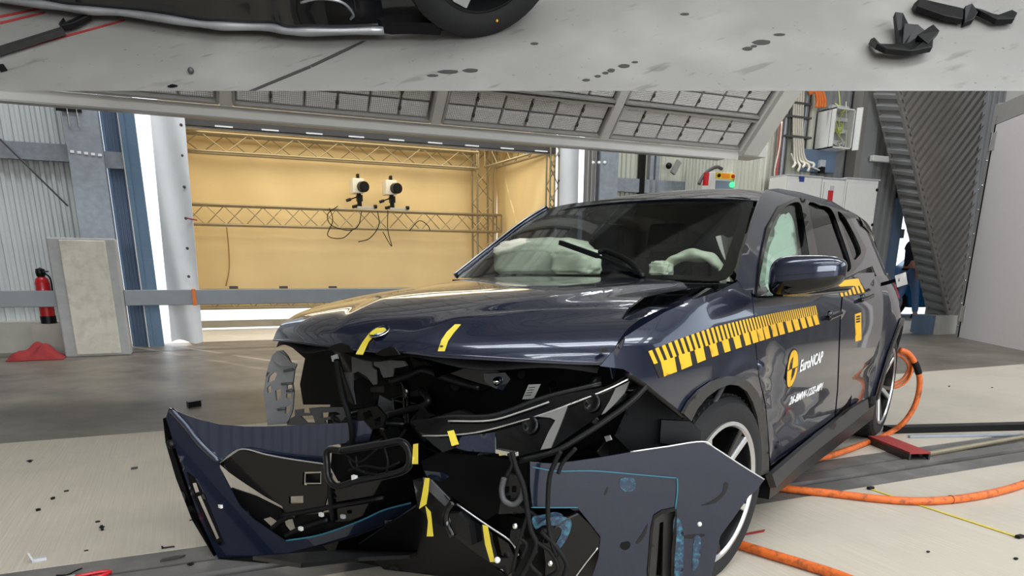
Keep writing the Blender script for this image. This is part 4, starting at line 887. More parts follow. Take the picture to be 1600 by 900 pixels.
# ---- underbody, wheel wells, interior
MB().span((-3.75, -.86, .24), (-.46, .86, .42)).build('floor_pan', 'dark_inner', car, local=True)
MB().span((-2.55, -.88, .42), (-.42, -.84, 1.06)).span((-2.62, .84, .42), (-.45, .88, 1.04)).build('door_card', 'dark_inner', car, local=True)
for x in (0, -WB):
    for sy in (-1, 1):
        MB().grid(lambda a, b: Vector((x + .44 * cos(pi * a), sy * lerp(.60, .90, b), .37 + .44 * sin(pi * a))), 24, 3).build('wheel_liner', 'black_rubber', car, local=True, smooth=True)
        if x: MB().span((x - .44, sy * .60 - .01, .3), (x + .44, sy * .60 + .01, .82)).build('inner_wing', 'dark_inner', car, local=True)
MB().grid(lambda a, b: Vector((lerp(-.36, -1.05, b), lerp(-.74, .74, a), 1.075 + .02 * sin(pi * b) - .10 * b ** 3)), 20, 10).build('dashboard', 'black_plastic', car, local=True, smooth=True, solid=.02)
MB().span((-.30, -.78, .42), (-.24, .78, 1.06)).build('firewall', 'dark_inner', car, local=True)
Mst = Matrix.Translation((-1.02, .38, 1.05)) @ Matrix.Rotation(radians(-65), 4, 'Y')
st = MB().lathe([(.175 + .016 * cos(2 * pi * k / 8), .016 * sin(2 * pi * k / 8)) for k in range(8)], 36, Mst, True)
for a in (0, pi, pi * 1.5): st.bar(Mst @ Vector((0, 0, 0)), Mst @ Vector((.17 * cos(a + pi / 2), .17 * sin(a + pi / 2), 0)), .04, .02)
st.build('steering_wheel', 'black_plastic', car, local=True, smooth=40)
def seat(y):
    s_ = bpy.data.objects.new('seat', None); COL.objects.link(s_); s_.parent = car; s_.location = (-1.55, y, .45)
    MB().box((.05, 0, .12), (.55, .52, .20)).build('seat_cushion', 'seat_cloth', s_, local=True, bevel=.05)
    MB().grid(lambda a, b: Vector((-.30 - .22 * b + .06 * cos(2 * pi * a), .25 * sin(2 * pi * a) * (1 - .15 * b), .18 + .62 * b)), 20, 6).build('seat_back', 'seat_cloth', s_, local=True, smooth=True)
    MB().box((-.55, 0, .93), (.09, .27, .18), Matrix.Rotation(-.2, 3, 'Y')).build('head_rest', 'seat_cloth', s_, local=True, bevel=.03)
for y in (-.38, .38): seat(y)
MB().span((-3.2, -.7, .45), (-2.75, .7, 1.08)).build('rear_bench', 'seat_cloth', car, local=True, bevel=.05)
def bag(u0, v0, u1, v1, x, depth, name, wob, m_='airbag', sq=.55):
    a, b = cX(u0, v1, x), cX(u1, v0, x); c = (a + b) / 2; hy = abs(b.y - a.y) / 2; hz = abs(b.z - a.z) / 2
    ce = lambda q, e: (abs(q) ** e) * (1 if q >= 0 else -1)
    def f(i, j):
        th = 2 * pi * i; ph = pi * (j - .5); r = 1 + wob * (sin(5 * th + 3 * ph) * .5 + sin(9 * th - 7 * ph) * .35 + sin(13 * ph + 2 * th) * .25 + .22 * sin(23 * th + 5 * sin(6 * ph)) + .16 * sin(31 * ph - 4 * th))
        return Vector((c.x + depth * ce(cos(ph), sq) * ce(cos(th), sq) * r, c.y + hy * ce(cos(ph), sq) * ce(sin(th), sq) * r, c.z + hz * ce(sin(ph), sq) * r))
    return MB().grid(f, 60, 40).build(name, m_, car, smooth=True, local=True)
bag(784, 371, 920, 436, -.86, .14, 'passenger_airbag', .05)
bag(868, 388, 935, 432, -.72, .08, 'airbag_fold', .07)
bag(1018, 408, 1050, 432, -.86, .05, 'driver_airbag_fold', .10)
def drv(a, b):
    t = lerp(-.05, 1.0, a) * pi; c = cX(1082, 436, -.92); return c + Vector((.05 * sin(pi * b) + .01 * sin(a * 30), .17 * cos(t), .135 * sin(t) * (1 - .30 * b) + .005 * sin(a * 25 + b * 5)))
MB().grid(drv, 40, 8).build('driver_airbag', 'airbag', car, smooth=True, local=True, solid=.02)
CB = csm([(1186, 450), (1192, 400), (1202, 362), (1212, 340), (1224, 338), (1232, 355), (1237, 400), (1233, 430), (1225, 456)], 4)
panel('curtain_airbag', 'curtain_bag', CB, lambda p: p.y - (.74 - .30 * (p.z - 1.1) + .02 * sin(p.x * 25)), step=9, thick=.06)
# wiper thrown up over the screen
A_ = [onS(1005, 433, off(gW, .02)), onS(985, 410, off(gW, .05)), onS(950, 393, off(gW, .07)), onS(935, 394, off(gW, .07))]
MB().tube(cr(A_, 6), [.013] * 18 + [.01], 8).build('wiper_arm', 'black_plastic', car, smooth=True, local=True)
MB().bar(onS(875, 379, off(gW, .06)), onS(934, 400, off(gW, .05)), .016, .022).build('wiper_blade', 'black_rubber', car, local=True)
MB().bar(onS(934, 400, off(gW, .05)), onS(1000, 428, off(gW, .03)), .008, .012).build('wiper_blade', 'black_rubber', car, local=True)
MB().grid(lambda a, b: Vector((lerp(-.29, -.42, b), lerp(-.72, .72, a), 1.105 + .0 * b)), 12, 3).build('cowl', 'black_plastic', car, local=True, solid=.02)
# inner rear-view mirror and sensor patch on the screen
MB().ball(cX(940, 338, -1.1), .04, 10, 8, (.6, 2.6, .9)).build('rear_view_mirror', 'black_plastic', car, local=True, smooth=True)
panel('sensor_cover', 'dark_satin', [(945, 325), (985, 322), (995, 330), (988, 338), (955, 340)], off(gW, -.03), step=9)
# ------------------------------------------------------------------ torn front end
def csub(name, label, cat, org, rot=True):
    """top-level thing that lives in the car's frame"""
    w = CO + cfw * org[0] + clf * org[1] + U0 * org[2]; t = thing(name, label, cat, w, CYAW); ORG[t.name] = Vector(org); return t
mat('paint_torn', (30, 38, 58), .22, metal=.5, var=.03, scale=3, coat=1.0, spec=.6)
mat('teal_scratch', (44, 56, 76), .5, var=.2, scale=40, dirt=(64, 132, 150), dscale=55, damt=.9)
mat('teal_line', (46, 104, 122), .6)
mat('lattice_grey', (112, 112, 112), .45, var=.12, scale=18)
# --- engine bay: dark structure behind the torn nose
MB().span((.30, -.62, .22), (.38, .70, .98)).build('radiator_carrier', 'dark_inner', car, local=True)
MB().span((-.24, -.76, .30), (.30, -.56, .86)).span((-.24, .50, .30), (.25, .58, .90)).build('inner_wing', 'dark_inner', car, local=True)
MB().span((.0, -.60, .20), (.62, .55, .30)).build('subframe', 'dark_inner', car, local=True)
MB().grid(lambda a, b: Vector((.62 + .12 * sin(pi * a) - .10 * b, lerp(-.60, -.22, a), lerp(.90, .74, b) + .01 * sin(a * 25))), 24, 5).build('upper_crossmember', 'dark_satin', car, local=True, smooth=True, solid=.02)
rng = random.Random(3)
for k in range(46):  # random clutter, made up to catch glimmers in the dark bay
    y = rng.uniform(-.55, .62); z = rng.uniform(.28, .88); x = rng.uniform(.38, .62) - .12 * max(0, y); kind = k % 4; m_ = rng.choice(['dark_satin', 'dark_inner', 'black_plastic', 'dark_satin', 'gloss_black'])
    R_ = Euler((rng.uniform(-.6, .6), rng.uniform(-.6, .6), rng.uniform(-.8, .8))).to_matrix()
    if kind == 0: MB().box((x, y, z), (rng.uniform(.04, .12), rng.uniform(.06, .22), rng.uniform(.03, .12)), R_).build('bay_clutter_block', m_, car, local=True, bevel=.006)
    elif kind == 1: MB().tube(cr([(x, y, z), (x + rng.uniform(-.05, .12), y + rng.uniform(-.15, .15), z + rng.uniform(-.12, .12)), (x + rng.uniform(-.1, .1), y + rng.uniform(-.3, .3), z + rng.uniform(-.2, .2))], 6), rng.uniform(.007, .018), 8).build('bay_clutter_tube', m_, car, local=True, smooth=True)
    elif kind == 2: MB().prism([Vector((x, y, z)) + R_ @ Vector((0, a, b)) for a, b in ((-.09, -.03), (.02, -.05), (.10, -.01), (.08, .04), (-.02, .03), (-.07, .06))], R_ @ Vector((.012, 0, 0))).build('bay_clutter_plate', m_, car, local=True)
    else: MB().cyl((x, y, z), (x + .03, y + .01, z + .01), rng.uniform(.012, .04), 12).build('bay_clutter_disc', m_, car, local=True)
def tp(name, m_, pts, g, parent=None, th=.006, step=10, sm=False, holes=()):
    return panel(name, m_, csm(pts, 3) if sm else pts, g, parent, th, step, holes)
def wirepx(name, m_, pts, g, r, parent=None, n=6, seg=8):
    return MB().tube(cr([onS(u, v, g) for u, v in pts], n), r, seg).build(name, m_, parent or car, smooth=True, local=True)
gX = lambda x: (lambda p: p.x - x)
# hinged stub, plates and the silver-grey carrier under the badge
g7 = plane3((.80, -.40, .8), (.80, .10, .8), (.74, -.15, .5))
tp('latch_plate', 'dark_inner', [(450, 536), (470, 540), (555, 553), (552, 580), (556, 632), (475, 632), (470, 600), (478, 560)], gX(.60), th=.01)
tp('latch_carrier', 'grey_plastic', [(550, 558), (580, 558), (582, 574), (588, 578), (589, 600), (584, 601), (574, 588), (560, 580), (551, 584)], g7)
tp('latch_carrier', 'grey_plastic', [(584, 555), (600, 555), (602, 562), (632, 564), (637, 571), (625, 574), (616, 575), (614, 588), (600, 590), (596, 582), (594, 575), (585, 571)], g7)
tp('latch_strut', 'dark_satin', [(521, 556), (529, 554), (538, 588), (554, 632), (545, 626), (536, 590), (527, 570)], g7)
tp('latch_strut', 'grey_plastic', [(537, 582), (552, 581), (552, 610), (556, 632), (546, 626), (540, 604)], off(g7, -.01))
tp('clip_plate', 'cab_side', [(518, 556), (527, 553), (529, 562), (520, 565)], off(g7, .01), step=5)
tp('vent_block', 'dark_satin', [(580, 605), (600, 603), (601, 613), (579, 612)], off(g7, -.02), step=6)
wirepx('bonnet_cable', 'black_rubber', [(526, 562), (530, 590), (536, 622), (545, 650), (550, 680), (548, 712)], off(g7, .06), .011)
# hood mouth cut-outs for the grille
for P in ([(512, 546), (520, 539), (533, 536), (547, 541), (553, 550), (535, 551)], [(587, 553), (597, 546), (610, 542), (617, 543), (625, 554), (600, 556)]): tp('hood_cutout', 'dark_inner', P, plane3((.95, -.3, .95), (.965, .1, .95), (.93, 0, .85)), step=6)
# right-hand grey lattice carrier
gL = plane3((.76, -.86, .8), (.70, -.74, .8), (.76, -.86, .5))
LAT = [(426, 556), (434, 548), (442, 547), (450, 556), (455, 566), (464, 570), (461, 578), (458, 600), (460, 612), (458, 640), (452, 656), (447, 662), (419, 664), (416, 640), (413, 612), (416, 590), (420, 572)]
LH = [[(421, 588), (430, 580), (434, 584), (430, 594), (419, 598)], [(418, 606), (424, 600), (425, 612), (419, 614)], [(431, 610), (440, 607), (440, 622), (432, 626)], [(449, 602), (457, 600), (457, 606), (449, 608)], [(448, 615), (456, 615), (456, 622), (448, 622)], [(447, 636), (456, 632), (452, 646), (446, 646)]]
tp('lattice_carrier', 'lattice_grey', LAT, gL, th=.012, step=6, holes=LH)
tp('lattice_flange', 'lattice_grey', [(427, 557), (436, 549), (447, 556), (455, 566), (465, 569), (463, 572), (440, 572), (430, 566)], off(gL, .025), th=.006, step=5)
for P in ([(430, 566), (440, 560)], [(444, 580), (458, 577)], [(440, 600), (457, 599)], [(448, 611), (458, 610)], [(434, 640), (446, 638)]): wirepx('lattice_rib', 'grey_plastic', P, off(gL, .015), .006, n=2, seg=6)
tp('lower_lattice', 'grey_plastic', [(462, 640), (480, 638), (500, 636), (538, 636), (540, 652), (530, 664), (450, 664), (450, 656), (462, 650)], gX(.72), th=.01, step=7, holes=[[(470, 650), (490, 649), (494, 660), (480, 660)], [(503, 645), (526, 643), (534, 647), (504, 653)], [(508, 657), (530, 652), (528, 662), (510, 663)], [(474, 638), (484, 637), (486, 646), (474, 645)]])
tp('lower_lattice', 'dark_satin', [(560, 640), (590, 634), (604, 650), (600, 668), (575, 672), (560, 660)], gX(.70), th=.01, step=7, holes=[[(568, 645), (580, 640), (584, 650), (572, 656)], [(586, 655), (596, 650), (597, 662), (588, 665)]])
# folded rails and bolt plate seen under the hood
gB = plane3((.62, -.1, .75), (.45, .45, .75), (.62, -.1, .5))
wirepx('crossmember_edge', 'dark_satin', [(610, 596), (640, 586), (662, 578), (690, 588), (720, 598), (750, 606)], gB, .016)
tp('upper_rail', 'gloss_black', [(660, 560), (720, 565), (760, 572), (790, 584), (770, 604), (730, 592), (690, 578)], gB, th=.015)
tp('bolt_plate', 'paint_torn', [(756, 584), (790, 582), (798, 592), (786, 610), (772, 606), (758, 596)], off(gB, .02), step=8)
MB().ball(onS(776, 596, off(gB, .035)), .016, 12, 8).build('bolt', 'chrome', car, smooth=True, local=True)
tp('airbox', 'dark_satin', [(650, 668), (668, 655), (720, 640), (740, 648), (735, 660), (690, 672), (665, 690)], gX(.80), th=.02)
# --- left headlamp hanging from its mount
gH = plane3((.95, .22, .66), (.62, .83, .84), (.86, .60, .56))
HL = csm([(650, 660), (702, 656), (770, 655), (812, 643), (855, 627), (905, 616), (950, 607), (988, 588), (1003, 600), (985, 622), (942, 650), (900, 680), (865, 703), (812, 717), (775, 711), (730, 706), (692, 705), (668, 685), (652, 668)], 3)
tp('headlamp_housing', 'gloss_black', HL, gH, th=.05, step=11)
tp('headlamp_lens', 'gloss_black', [(745, 712), (775, 684), (776, 675), (860, 650), (950, 612), (984, 594), (1000, 602), (942, 646), (866, 699), (812, 713), (776, 708)], off(gH, .03), th=.004)
tp('blue_filler_panel', 'paint_torn', [(722, 682), (774, 676), (774, 708), (730, 705), (712, 700)], off(gH, .034), step=8)
for nm, P in (('light_guide', [(838, 651), (860, 644), (887, 635), (881, 651), (871, 676), (861, 700), (845, 703), (857, 676), (868, 657), (860, 653)]), ('light_guide', [(962, 607), (984, 596), (976, 614), (960, 632), (946, 645), (940, 648), (952, 628), (958, 616)])): tp(nm, 'lamp_lens', P, off(gH, .036), step=6)
for c in ((829, 665), (925, 630)): MB().lathe([(.001, .0), (.02, .004), (.026, .012), (.03, .004)], 20, Matrix.Translation(onS(c[0], c[1], off(gH, .034))) @ Matrix.Rotation(radians(70), 4, 'Y')).build('projector', 'dark_satin', car, smooth=True, local=True)
wirepx('lamp_trim', 'chrome', [(660, 681), (700, 680), (752, 674), (830, 653), (900, 628), (950, 608), (985, 591)], off(gH, .038), .0035, seg=6)
wirepx('lamp_trim', 'rig_frame', [(700, 658), (765, 657), (815, 643), (858, 628)], off(gH, .036), .003, seg=6)
wirepx('lamp_seal', 'black_plastic', [(1010, 603), (985, 628), (950, 654), (905, 684), (865, 706), (812, 720)], off(gH, .03), .010)
wirepx('lamp_seal', 'dark_satin', [(655, 664), (700, 652), (770, 650), (850, 622), (940, 600)], off(gH, .01), .010)
tp('lamp_bracket', 'dark_satin', [(655, 676), (700, 684), (712, 700), (692, 707), (672, 690)], off(gH, .035), step=8)
tp('tape_flag', 'tape_yellow', [(699, 674), (709, 672), (717, 694), (706, 697)], off(gH, .044), step=6, th=.002)
st_ = tp('type_label', 'sticker', [(826, 601), (845, 600), (834, 623), (816, 624)], plane3((.5, .2, .7), (.4, .7, .7), (.55, .2, .4)), step=6, th=.002)
for k in range(4): wirepx('print_line', 'decal_black', [(826 - 2 * k, 606 + 4 * k), (836 - 2 * k, 605 + 4 * k)], off(plane3((.5, .2, .7), (.4, .7, .7), (.55, .2, .4)), .003), .0012, n=1, seg=4)
tp('wing_panel', 'dark_inner', [(830, 560), (930, 575), (1000, 600), (985, 640), (940, 600), (880, 600)], plane3((.35, .4, .8), (.3, .8, .9), (.4, .4, .5)), th=.02)
# inner wing and liner between lamp and wheel
tp('wheel_liner_front', 'black_rubber', [(985, 625), (1010, 605), (1040, 625), (1066, 648), (1090, 668), (1094, 692), (1040, 702), (985, 705), (960, 680)], plane3((.50, .62, .8), (.34, .86, .8), (.52, .62, .4)), th=.02)
tp('liner_block', 'black_plastic', [(1032, 655), (1075, 657), (1094, 672), (1092, 690), (1050, 694), (1030, 690)], plane3((.46, .72, .7), (.36, .88, .7), (.48, .72, .5)), th=.05)
wirepx('strut_rod', 'grey_plastic', [(1131, 601), (1115, 630), (1094, 668)], lambda p: p.y - .90, .010)
wirepx('fender_edge', 'dark_satin', [(980, 582), (1010, 603), (1040, 627), (1068, 650)], lambda p: p.y - S(p.x, p.z) + .01, .012)
tp('silver_clip', 'rim_silver', [(945, 682), (953, 680), (956, 687), (948, 690)], gX(.62), step=4)
# hinge area in the gap between hood and fender
tp('hood_gap_channel', 'gloss_black', [(1000, 512), (1040, 488), (1080, 468), (1118, 452), (1112, 446), (1050, 455), (1005, 465), (985, 480), (965, 510), (950, 540), (975, 527)], lambda p: p.y - .70 - .0 * p.x, th=.01)
tp('hinge_arm', 'dark_satin', [(1072, 472), (1092, 460), (1108, 450), (1114, 453), (1098, 464), (1084, 474)], lambda p: p.y - .725, step=7, th=.02)
tp('grey_clip', 'grey_plastic', [(938, 544), (946, 543), (947, 550), (938, 551)], lambda p: p.y - .74, step=5, th=.01)
# ------------------------------------------------------------------ bumper cover, far side piece leaning on the floor
bmpL = csub('torn_bumper_cover', 'torn blue bumper cover with black grille lying under the crushed nose', 'bumper', (1.05, -.6, 0))
gA = plane3((1.2, -.9, .63), (1.11, -.78, 0), (.88, -.12, .62))
cre0, cre1 = onS(268, 640, gA), onS(343, 722, gA)
gBand = plane3(cre0, cre1, onS(547, 660, off(gA, -.14)))
BLC = [(265, 637), (343, 722), (343, 730), (359, 760), (375, 790), (395, 810), (420, 827), (447, 845), (500, 836), (560, 815), (600, 797), (642, 786), (648, 798), (600, 820), (560, 836), (500, 853), (447, 866), (392, 871), (342, 873), (325, 837), (312, 810), (287, 737), (270, 685), (260, 652)]
SL1 = [(300, 755), (307, 754), (312, 768), (305, 770)]; SL2 = [(308, 776), (314, 774), (343, 840), (338, 843)]
def bulgeL(p): q = p.copy(); q.x += .03 * sin(3.2 * (p.z + .1)) ; return q
tp('corner_skin', 'paint_torn', BLC, gA, bmpL, th=.005, step=10, holes=[SL1, SL2])
BAND = [(265, 637), (290, 648), (315, 656), (345, 663), (380, 666), (427, 666), (515, 662), (547, 660), (568, 657), (582, 672), (577, 688), (540, 692), (512, 697), (507, 724), (452, 716), (415, 709), (376, 701), (343, 722)]
tp('upper_band', 'paint_torn', BAND, gBand, bmpL, th=.005, step=12)
wirepx('fold_edge', 'paint_torn', [(268, 640), (290, 664), (312, 692), (343, 722)], off(gA, .006), .012, bmpL)
tp('slot_trim', 'gloss_black', [(292, 738), (306, 748), (318, 770), (348, 845), (344, 852), (332, 842), (302, 776)], off(gA, .004), bmpL, th=.004, step=6, holes=[SL1, SL2])
GRL = [(344, 724), (376, 702), (415, 710), (452, 717), (508, 725), (516, 748), (512, 775), (505, 800), (447, 806), (442, 790), (415, 775), (380, 752), (360, 738)]
tp('grille_frame', 'gloss_black', GRL, off(gA, -.02), bmpL, th=.012, step=10, holes=[[(475, 737), (503, 736), (503, 757), (474, 757)], [(453, 775), (475, 774), (475, 785), (453, 786)]])
wirepx('grille_edge', 'rig_frame', [(345, 722), (376, 702), (415, 710), (452, 717), (507, 725)], off(gA, -.008), .003, bmpL, seg=6)
tp('grille_back', 'dark_satin', [(478, 740), (500, 739), (500, 754), (478, 754)], off(gA, -.06), bmpL, step=8)
tp('lower_grille', 'dark_inner', [(362, 762), (400, 775), (440, 795), (447, 806), (520, 800), (560, 790), (640, 770), (642, 786), (560, 815), (500, 836), (447, 845), (420, 827), (395, 810), (376, 790)], off(gA, -.04), bmpL, th=.01, step=9, holes=[[(410, 811), (424, 807), (437, 816), (424, 824)], [(443, 812), (458, 810), (462, 824), (455, 833), (446, 822)]])
for P in ([(425, 826), (445, 810), (462, 806)], [(446, 838), (470, 826), (513, 812)], [(440, 806), (500, 795), (600, 778)], [(515, 740), (516, 775), (520, 815)]): wirepx('grille_strut', 'black_plastic', P, off(gA, -.015), .011, bmpL)
for c in ((470, 826), (502, 804), (536, 807), (345, 791)): MB().box(onS(c[0], c[1], off(gA, .002)), (.012, .018, .014)).build('clip', 'sticker' if c[0] != 536 else 'cab_side', bmpL, local=True)
tp('lower_lip', 'gloss_black', [(342, 873), (392, 871), (447, 866), (500, 853), (560, 836), (650, 800), (700, 830), (760, 880), (700, 892), (600, 885), (520, 870), (447, 876), (392, 882), (345, 878)], plane3((1.13, -.78, .0), (.86, -.22, .03), (.98, -.55, -.09)), bmpL, th=.01, step=14)
tp('undertray', 'dark_satin', [(395, 872), (520, 862), (620, 840), (680, 850), (640, 870), (560, 874), (470, 884)], plane3((1.0, -.55, .06), (.80, -.10, .10), (.9, -.6, .02)), bmpL, th=.012, step=14)
wirepx('torn_edge', 'teal_line', [(447, 845), (500, 836), (560, 815), (600, 797), (642, 786)], off(gA, .004), .004, bmpL, seg=6)
tp('edge_cap', 'gloss_black', [(260, 652), (270, 685), (287, 737), (312, 810), (342, 873), (350, 880), (336, 862), (305, 810), (280, 745), (264, 690)], off(gA, -.03), bmpL, th=.04, step=9)
MB().ball(onS(268, 694, gA), .02, 8, 6).build('torn_clip', 'black_plastic', bmpL, local=True, smooth=True)
# oval seal frame with its wires
gO = plane3((.98, -.20, .5), (.96, .28, .55), (1.0, -.2, .3))
for r_, o_ in ((.013, 0), (.010, .03), (.008, -.03)):
    MB().tube(cr([onS(u, v, off(gO, o_)) for u, v in ((534, 704), (560, 700), (600, 694), (624, 690), (636, 698), (641, 716), (633, 734), (600, 744), (560, 751), (528, 760), (514, 748), (511, 726), (512, 704))], 5, True) + [onS(534, 704, off(gO, o_))], r_, 8).build('oval_seal', 'dark_satin' if o_ else 'grey_plastic', bmpL, smooth=True, local=True)
for P in ([(540, 710), (556, 722), (570, 718), (590, 700)], [(545, 735), (570, 728), (600, 732), (625, 722)], [(600, 698), (606, 720), (604, 738)], [(556, 712), (562, 735), (590, 742)], [(545, 716), (552, 730), (570, 738)]): wirepx('loose_wire', 'black_rubber', P, off(gO, .01), .005, bmpL, seg=6)
tp('oval_plate', 'dark_inner', [(520, 708), (600, 698), (632, 698), (636, 718), (600, 740), (530, 752), (518, 730)], off(gO, -.05), bmpL, th=.01)
MB().box(onS(554, 747, off(gO, .03)), (.012, .02, .02)).build('clip', 'sticker', bmpL, local=True)
tp('lower_dark_panel', 'gloss_black', [(520, 760), (640, 742), (668, 752), (660, 790), (640, 786), (560, 812), (522, 815)], off(gA, -.03), bmpL, th=.01)
tp('rag_flap', 'dark_satin', [(650, 790), (740, 850), (800, 890), (790, 905), (700, 900), (600, 888), (560, 850)], plane3((.92, -.15, .16), (.72, .25, .12), (.8, -.1, .03)), bmpL, th=.01, step=16)
# ------------------------------------------------------------------ diagonal bumper beam
beam = csub('bumper_beam', 'black broken bumper beam slanting across the torn nose, with yellow tape', 'bumper beam', (.95, .3, .0))
gD = plane3((1.02, .18, .5), (.98, .62, .15), (1.05, .18, .2))
tp('beam_face', 'dark_satin', [(652, 748), (668, 750), (702, 783), (698, 820), (660, 792)], gD, beam, th=.05, step=12)
tp('beam_top', 'grey_plastic', [(662, 746), (674, 750), (706, 784), (698, 792), (664, 760)], off(gD, .03), beam, th=.01, step=8)
tp('beam_face', 'gloss_black', [(700, 790), (716, 790), (760, 820), (800, 846), (812, 872), (800, 895), (745, 858), (700, 822)], gD, beam, th=.05, step=12)
tp('crash_box', 'dark_satin', [(704, 800), (720, 800), (738, 818), (742, 850), (712, 828)], off(gD, .04), beam, th=.04, step=8)
wirepx('beam_clamp', 'gloss_black', [(708, 784), (698, 800), (698, 818), (708, 838)], off(gD, .06), .012, beam)
wirepx('beam_edge', 'rim_silver', [(714, 788), (760, 820), (798, 846), (810, 868)], off(gD, .028), .003, beam, seg=6)
for P in ([(646, 694), (653, 693), (653, 725), (644, 725)], [(664, 747), (671, 747), (669, 770), (666, 788), (655, 795), (659, 776)], [(665, 791), (673, 800), (677, 838), (667, 838), (669, 815)], [(754, 820), (762, 822), (767, 850), (772, 873), (776, 878), (766, 878), (758, 850)]):
    tp('tape_strip', 'tape_yellow', P, off(gD, .05), beam, th=.002, step=6)
MB().ball(onS(777, 875, off(gD, .055)), .010, 8, 6).build('tape_end', 'sticker', beam, smooth=True, local=True)
# radiator flap with ribs, hanging cables
gR = plane3((.98, .55, .5), (.88, .78, .5), (1.0, .55, .25))
tp('horn_carrier', 'dark_satin', [(783, 748), (795, 740), (812, 742), (818, 765), (812, 788), (826, 800), (780, 802), (784, 780)], gR, car, th=.02, holes=[[(790, 760), (797, 758), (797, 768), (790, 770)], [(801, 758), (808, 758), (808, 768), (801, 768)], [(792, 774), (799, 772), (799, 782), (793, 783)]], step=6)
MB().tube(cr([onS(u, v, off(gR, .03)) for u, v in ((788, 746), (784, 765), (788, 782), (802, 788), (814, 778), (818, 760))], 6), .009, 8).build('horn_hose', 'grey_plastic', car, smooth=True, local=True)
for P, r_ in (([(800, 706), (806, 730), (818, 760), (824, 800), (830, 830), (838, 850), (826, 880), (812, 905)], .008), ([(795, 708), (800, 726), (790, 745)], .006), ([(876, 705), (866, 725), (858, 750), (856, 800), (860, 840), (870, 870)], .007), ([(900, 700), (880, 722), (872, 740)], .006), ([(826, 800), (810, 850), (800, 895)], .006), ([(835, 845), (860, 862), (872, 890), (850, 905)], .007), ([(845, 830), (865, 850), (885, 880), (880, 905)], .008), ([(806, 838), (822, 850), (815, 872)], .006), ([(838, 860), (828, 880), (846, 900)], .006)):
    wirepx('hanging_wire', 'black_rubber', P, off(gR, .05), r_)
tp('connector_block', 'black_plastic', [(800, 826), (815, 824), (818, 848), (806, 850), (798, 840)], off(gR, .04), step=6, th=.03)
MB().box(onS(792, 707, off(gR, .02)), (.02, .07, .012)).build('connector_block', 'chrome', car, local=True)
tp('tape_flag', 'tape_yellow', [(780, 706), (790, 705), (790, 711), (780, 712)], off(gR, .02), step=5, th=.002)
for c in ((805, 822), (860, 880)): MB().ball(onS(c[0], c[1], off(gR, .06)), .010, 8, 6).build('bolt', 'chrome', car, smooth=True, local=True)
tp('dark_duct', 'dark_inner', [(690, 706), (775, 714), (825, 722), (830, 795), (780, 800), (760, 812), (700, 770), (668, 748), (660, 720)], plane3((.80, .25, .5), (.72, .62, .5), (.82, .25, .3)), th=.02)
tp('blue_shard', 'paint_torn', [(664, 735), (690, 738), (702, 745), (690, 752), (670, 748)], gX(.98), step=7)
# ------------------------------------------------------------------ bumper corner on the driver's side
bmpR = csub('torn_bumper_corner', 'scratched blue bumper corner torn off in front of the near front wheel', 'bumper', (.65, .85, 0))
gC0 = plane3((.92, .60, .6), (.30, 1.16, .55), (.90, .58, .1))
gC = lambda p: gC0(p) - .05 * sin(2.2 * (p.z + .1)) - .03 * max(0, p.y - .9)
BR = [(828, 722), (860, 724), (892, 721), (940, 714), (985, 706), (1040, 698), (1097, 690), (1117, 700), (1160, 728), (1194, 749), (1180, 767), (1170, 775), (1147, 807), (1125, 837), (1117, 875), (1108, 910), (1098, 950), (905, 950), (925, 900), (935, 870), (938, 838), (920, 815), (903, 794), (860, 794), (832, 793), (828, 760)]
SLOT = [(1022, 808), (1034, 800), (1056, 795), (1056, 812), (1052, 860), (1048, 950), (1010, 950), (1014, 880), (1018, 830)]
tp('corner_skin', 'paint_torn', BR, gC, bmpR, th=.005, step=12, holes=[SLOT])
tp('slot_vane', 'clad', SLOT, off(gC, -.03), bmpR, th=.01, step=9, holes=[[(1030, 816), (1036, 814), (1034, 900), (1024, 900)]])
tp('slot_frame', 'gloss_black', grow(SLOT, 3), off(gC, .004), bmpR, th=.004, step=8, holes=[grow(SLOT, -3)])
tp('slot_dark', 'dark_inner', grow(SLOT, 2), off(gC, -.08), bmpR, th=.01, step=14)
MB().lathe([(.001, 0), (.017, 0)], 20, Matrix.Translation(onS(977, 852, off(gC, .004))) @ Vector((.68, .73, 0)).to_track_quat('Z', 'Y').to_matrix().to_4x4()).build('tow_hole', 'dark_inner', bmpR, local=True)
wirepx('skin_edge', 'rim_silver', [(985, 706), (1040, 698), (1097, 690), (1117, 700), (1160, 728), (1194, 749)], off(gC, .002), .0025, bmpR, seg=6)
for P, r_ in (([(832, 730), (870, 736), (930, 736), (1000, 742), (1057, 747)], .002), ([(1058, 748), (1058, 770), (1055, 795)], .003), ([(830, 793), (860, 793), (903, 793)], .002)): wirepx('scratch_line', 'teal_line', P, off(gC, .004), r_, bmpR, seg=6)
for P in ([(970, 748), (990, 747), (992, 764), (978, 768), (969, 760)], [(1052, 815), (1062, 812), (1068, 840), (1066, 900), (1054, 900)], [(832, 808), (850, 804), (868, 800), (880, 806), (860, 812), (840, 826), (834, 822)], [(878, 816), (892, 818), (885, 846), (874, 862), (866, 856), (876, 838)], [(1085, 840), (1095, 842), (1092, 880), (1082, 890)]):
    tp('scuff', 'teal_scratch', csm(P, 3), off(gC, .0035), bmpR, th=.001, step=6)
for P in ([(1094, 790), (1118, 786), (1134, 770), (1138, 755), (1131, 755), (1128, 770), (1112, 783)], [(1060, 838), (1078, 842), (1100, 838), (1098, 834), (1076, 836)], [(993, 848), (1003, 834), (1012, 818), (1009, 834), (999, 848)], [(944, 770), (950, 760), (949, 768), (945, 774)]): tp('dark_scuff', 'decal_black', csm(P, 2), off(gC, .003), bmpR, th=.001, step=8)
MB().ball(onS(1093, 819, off(gC, .004)), .008, 8, 6).build('clip', 'sticker', bmpR, local=True, smooth=True)
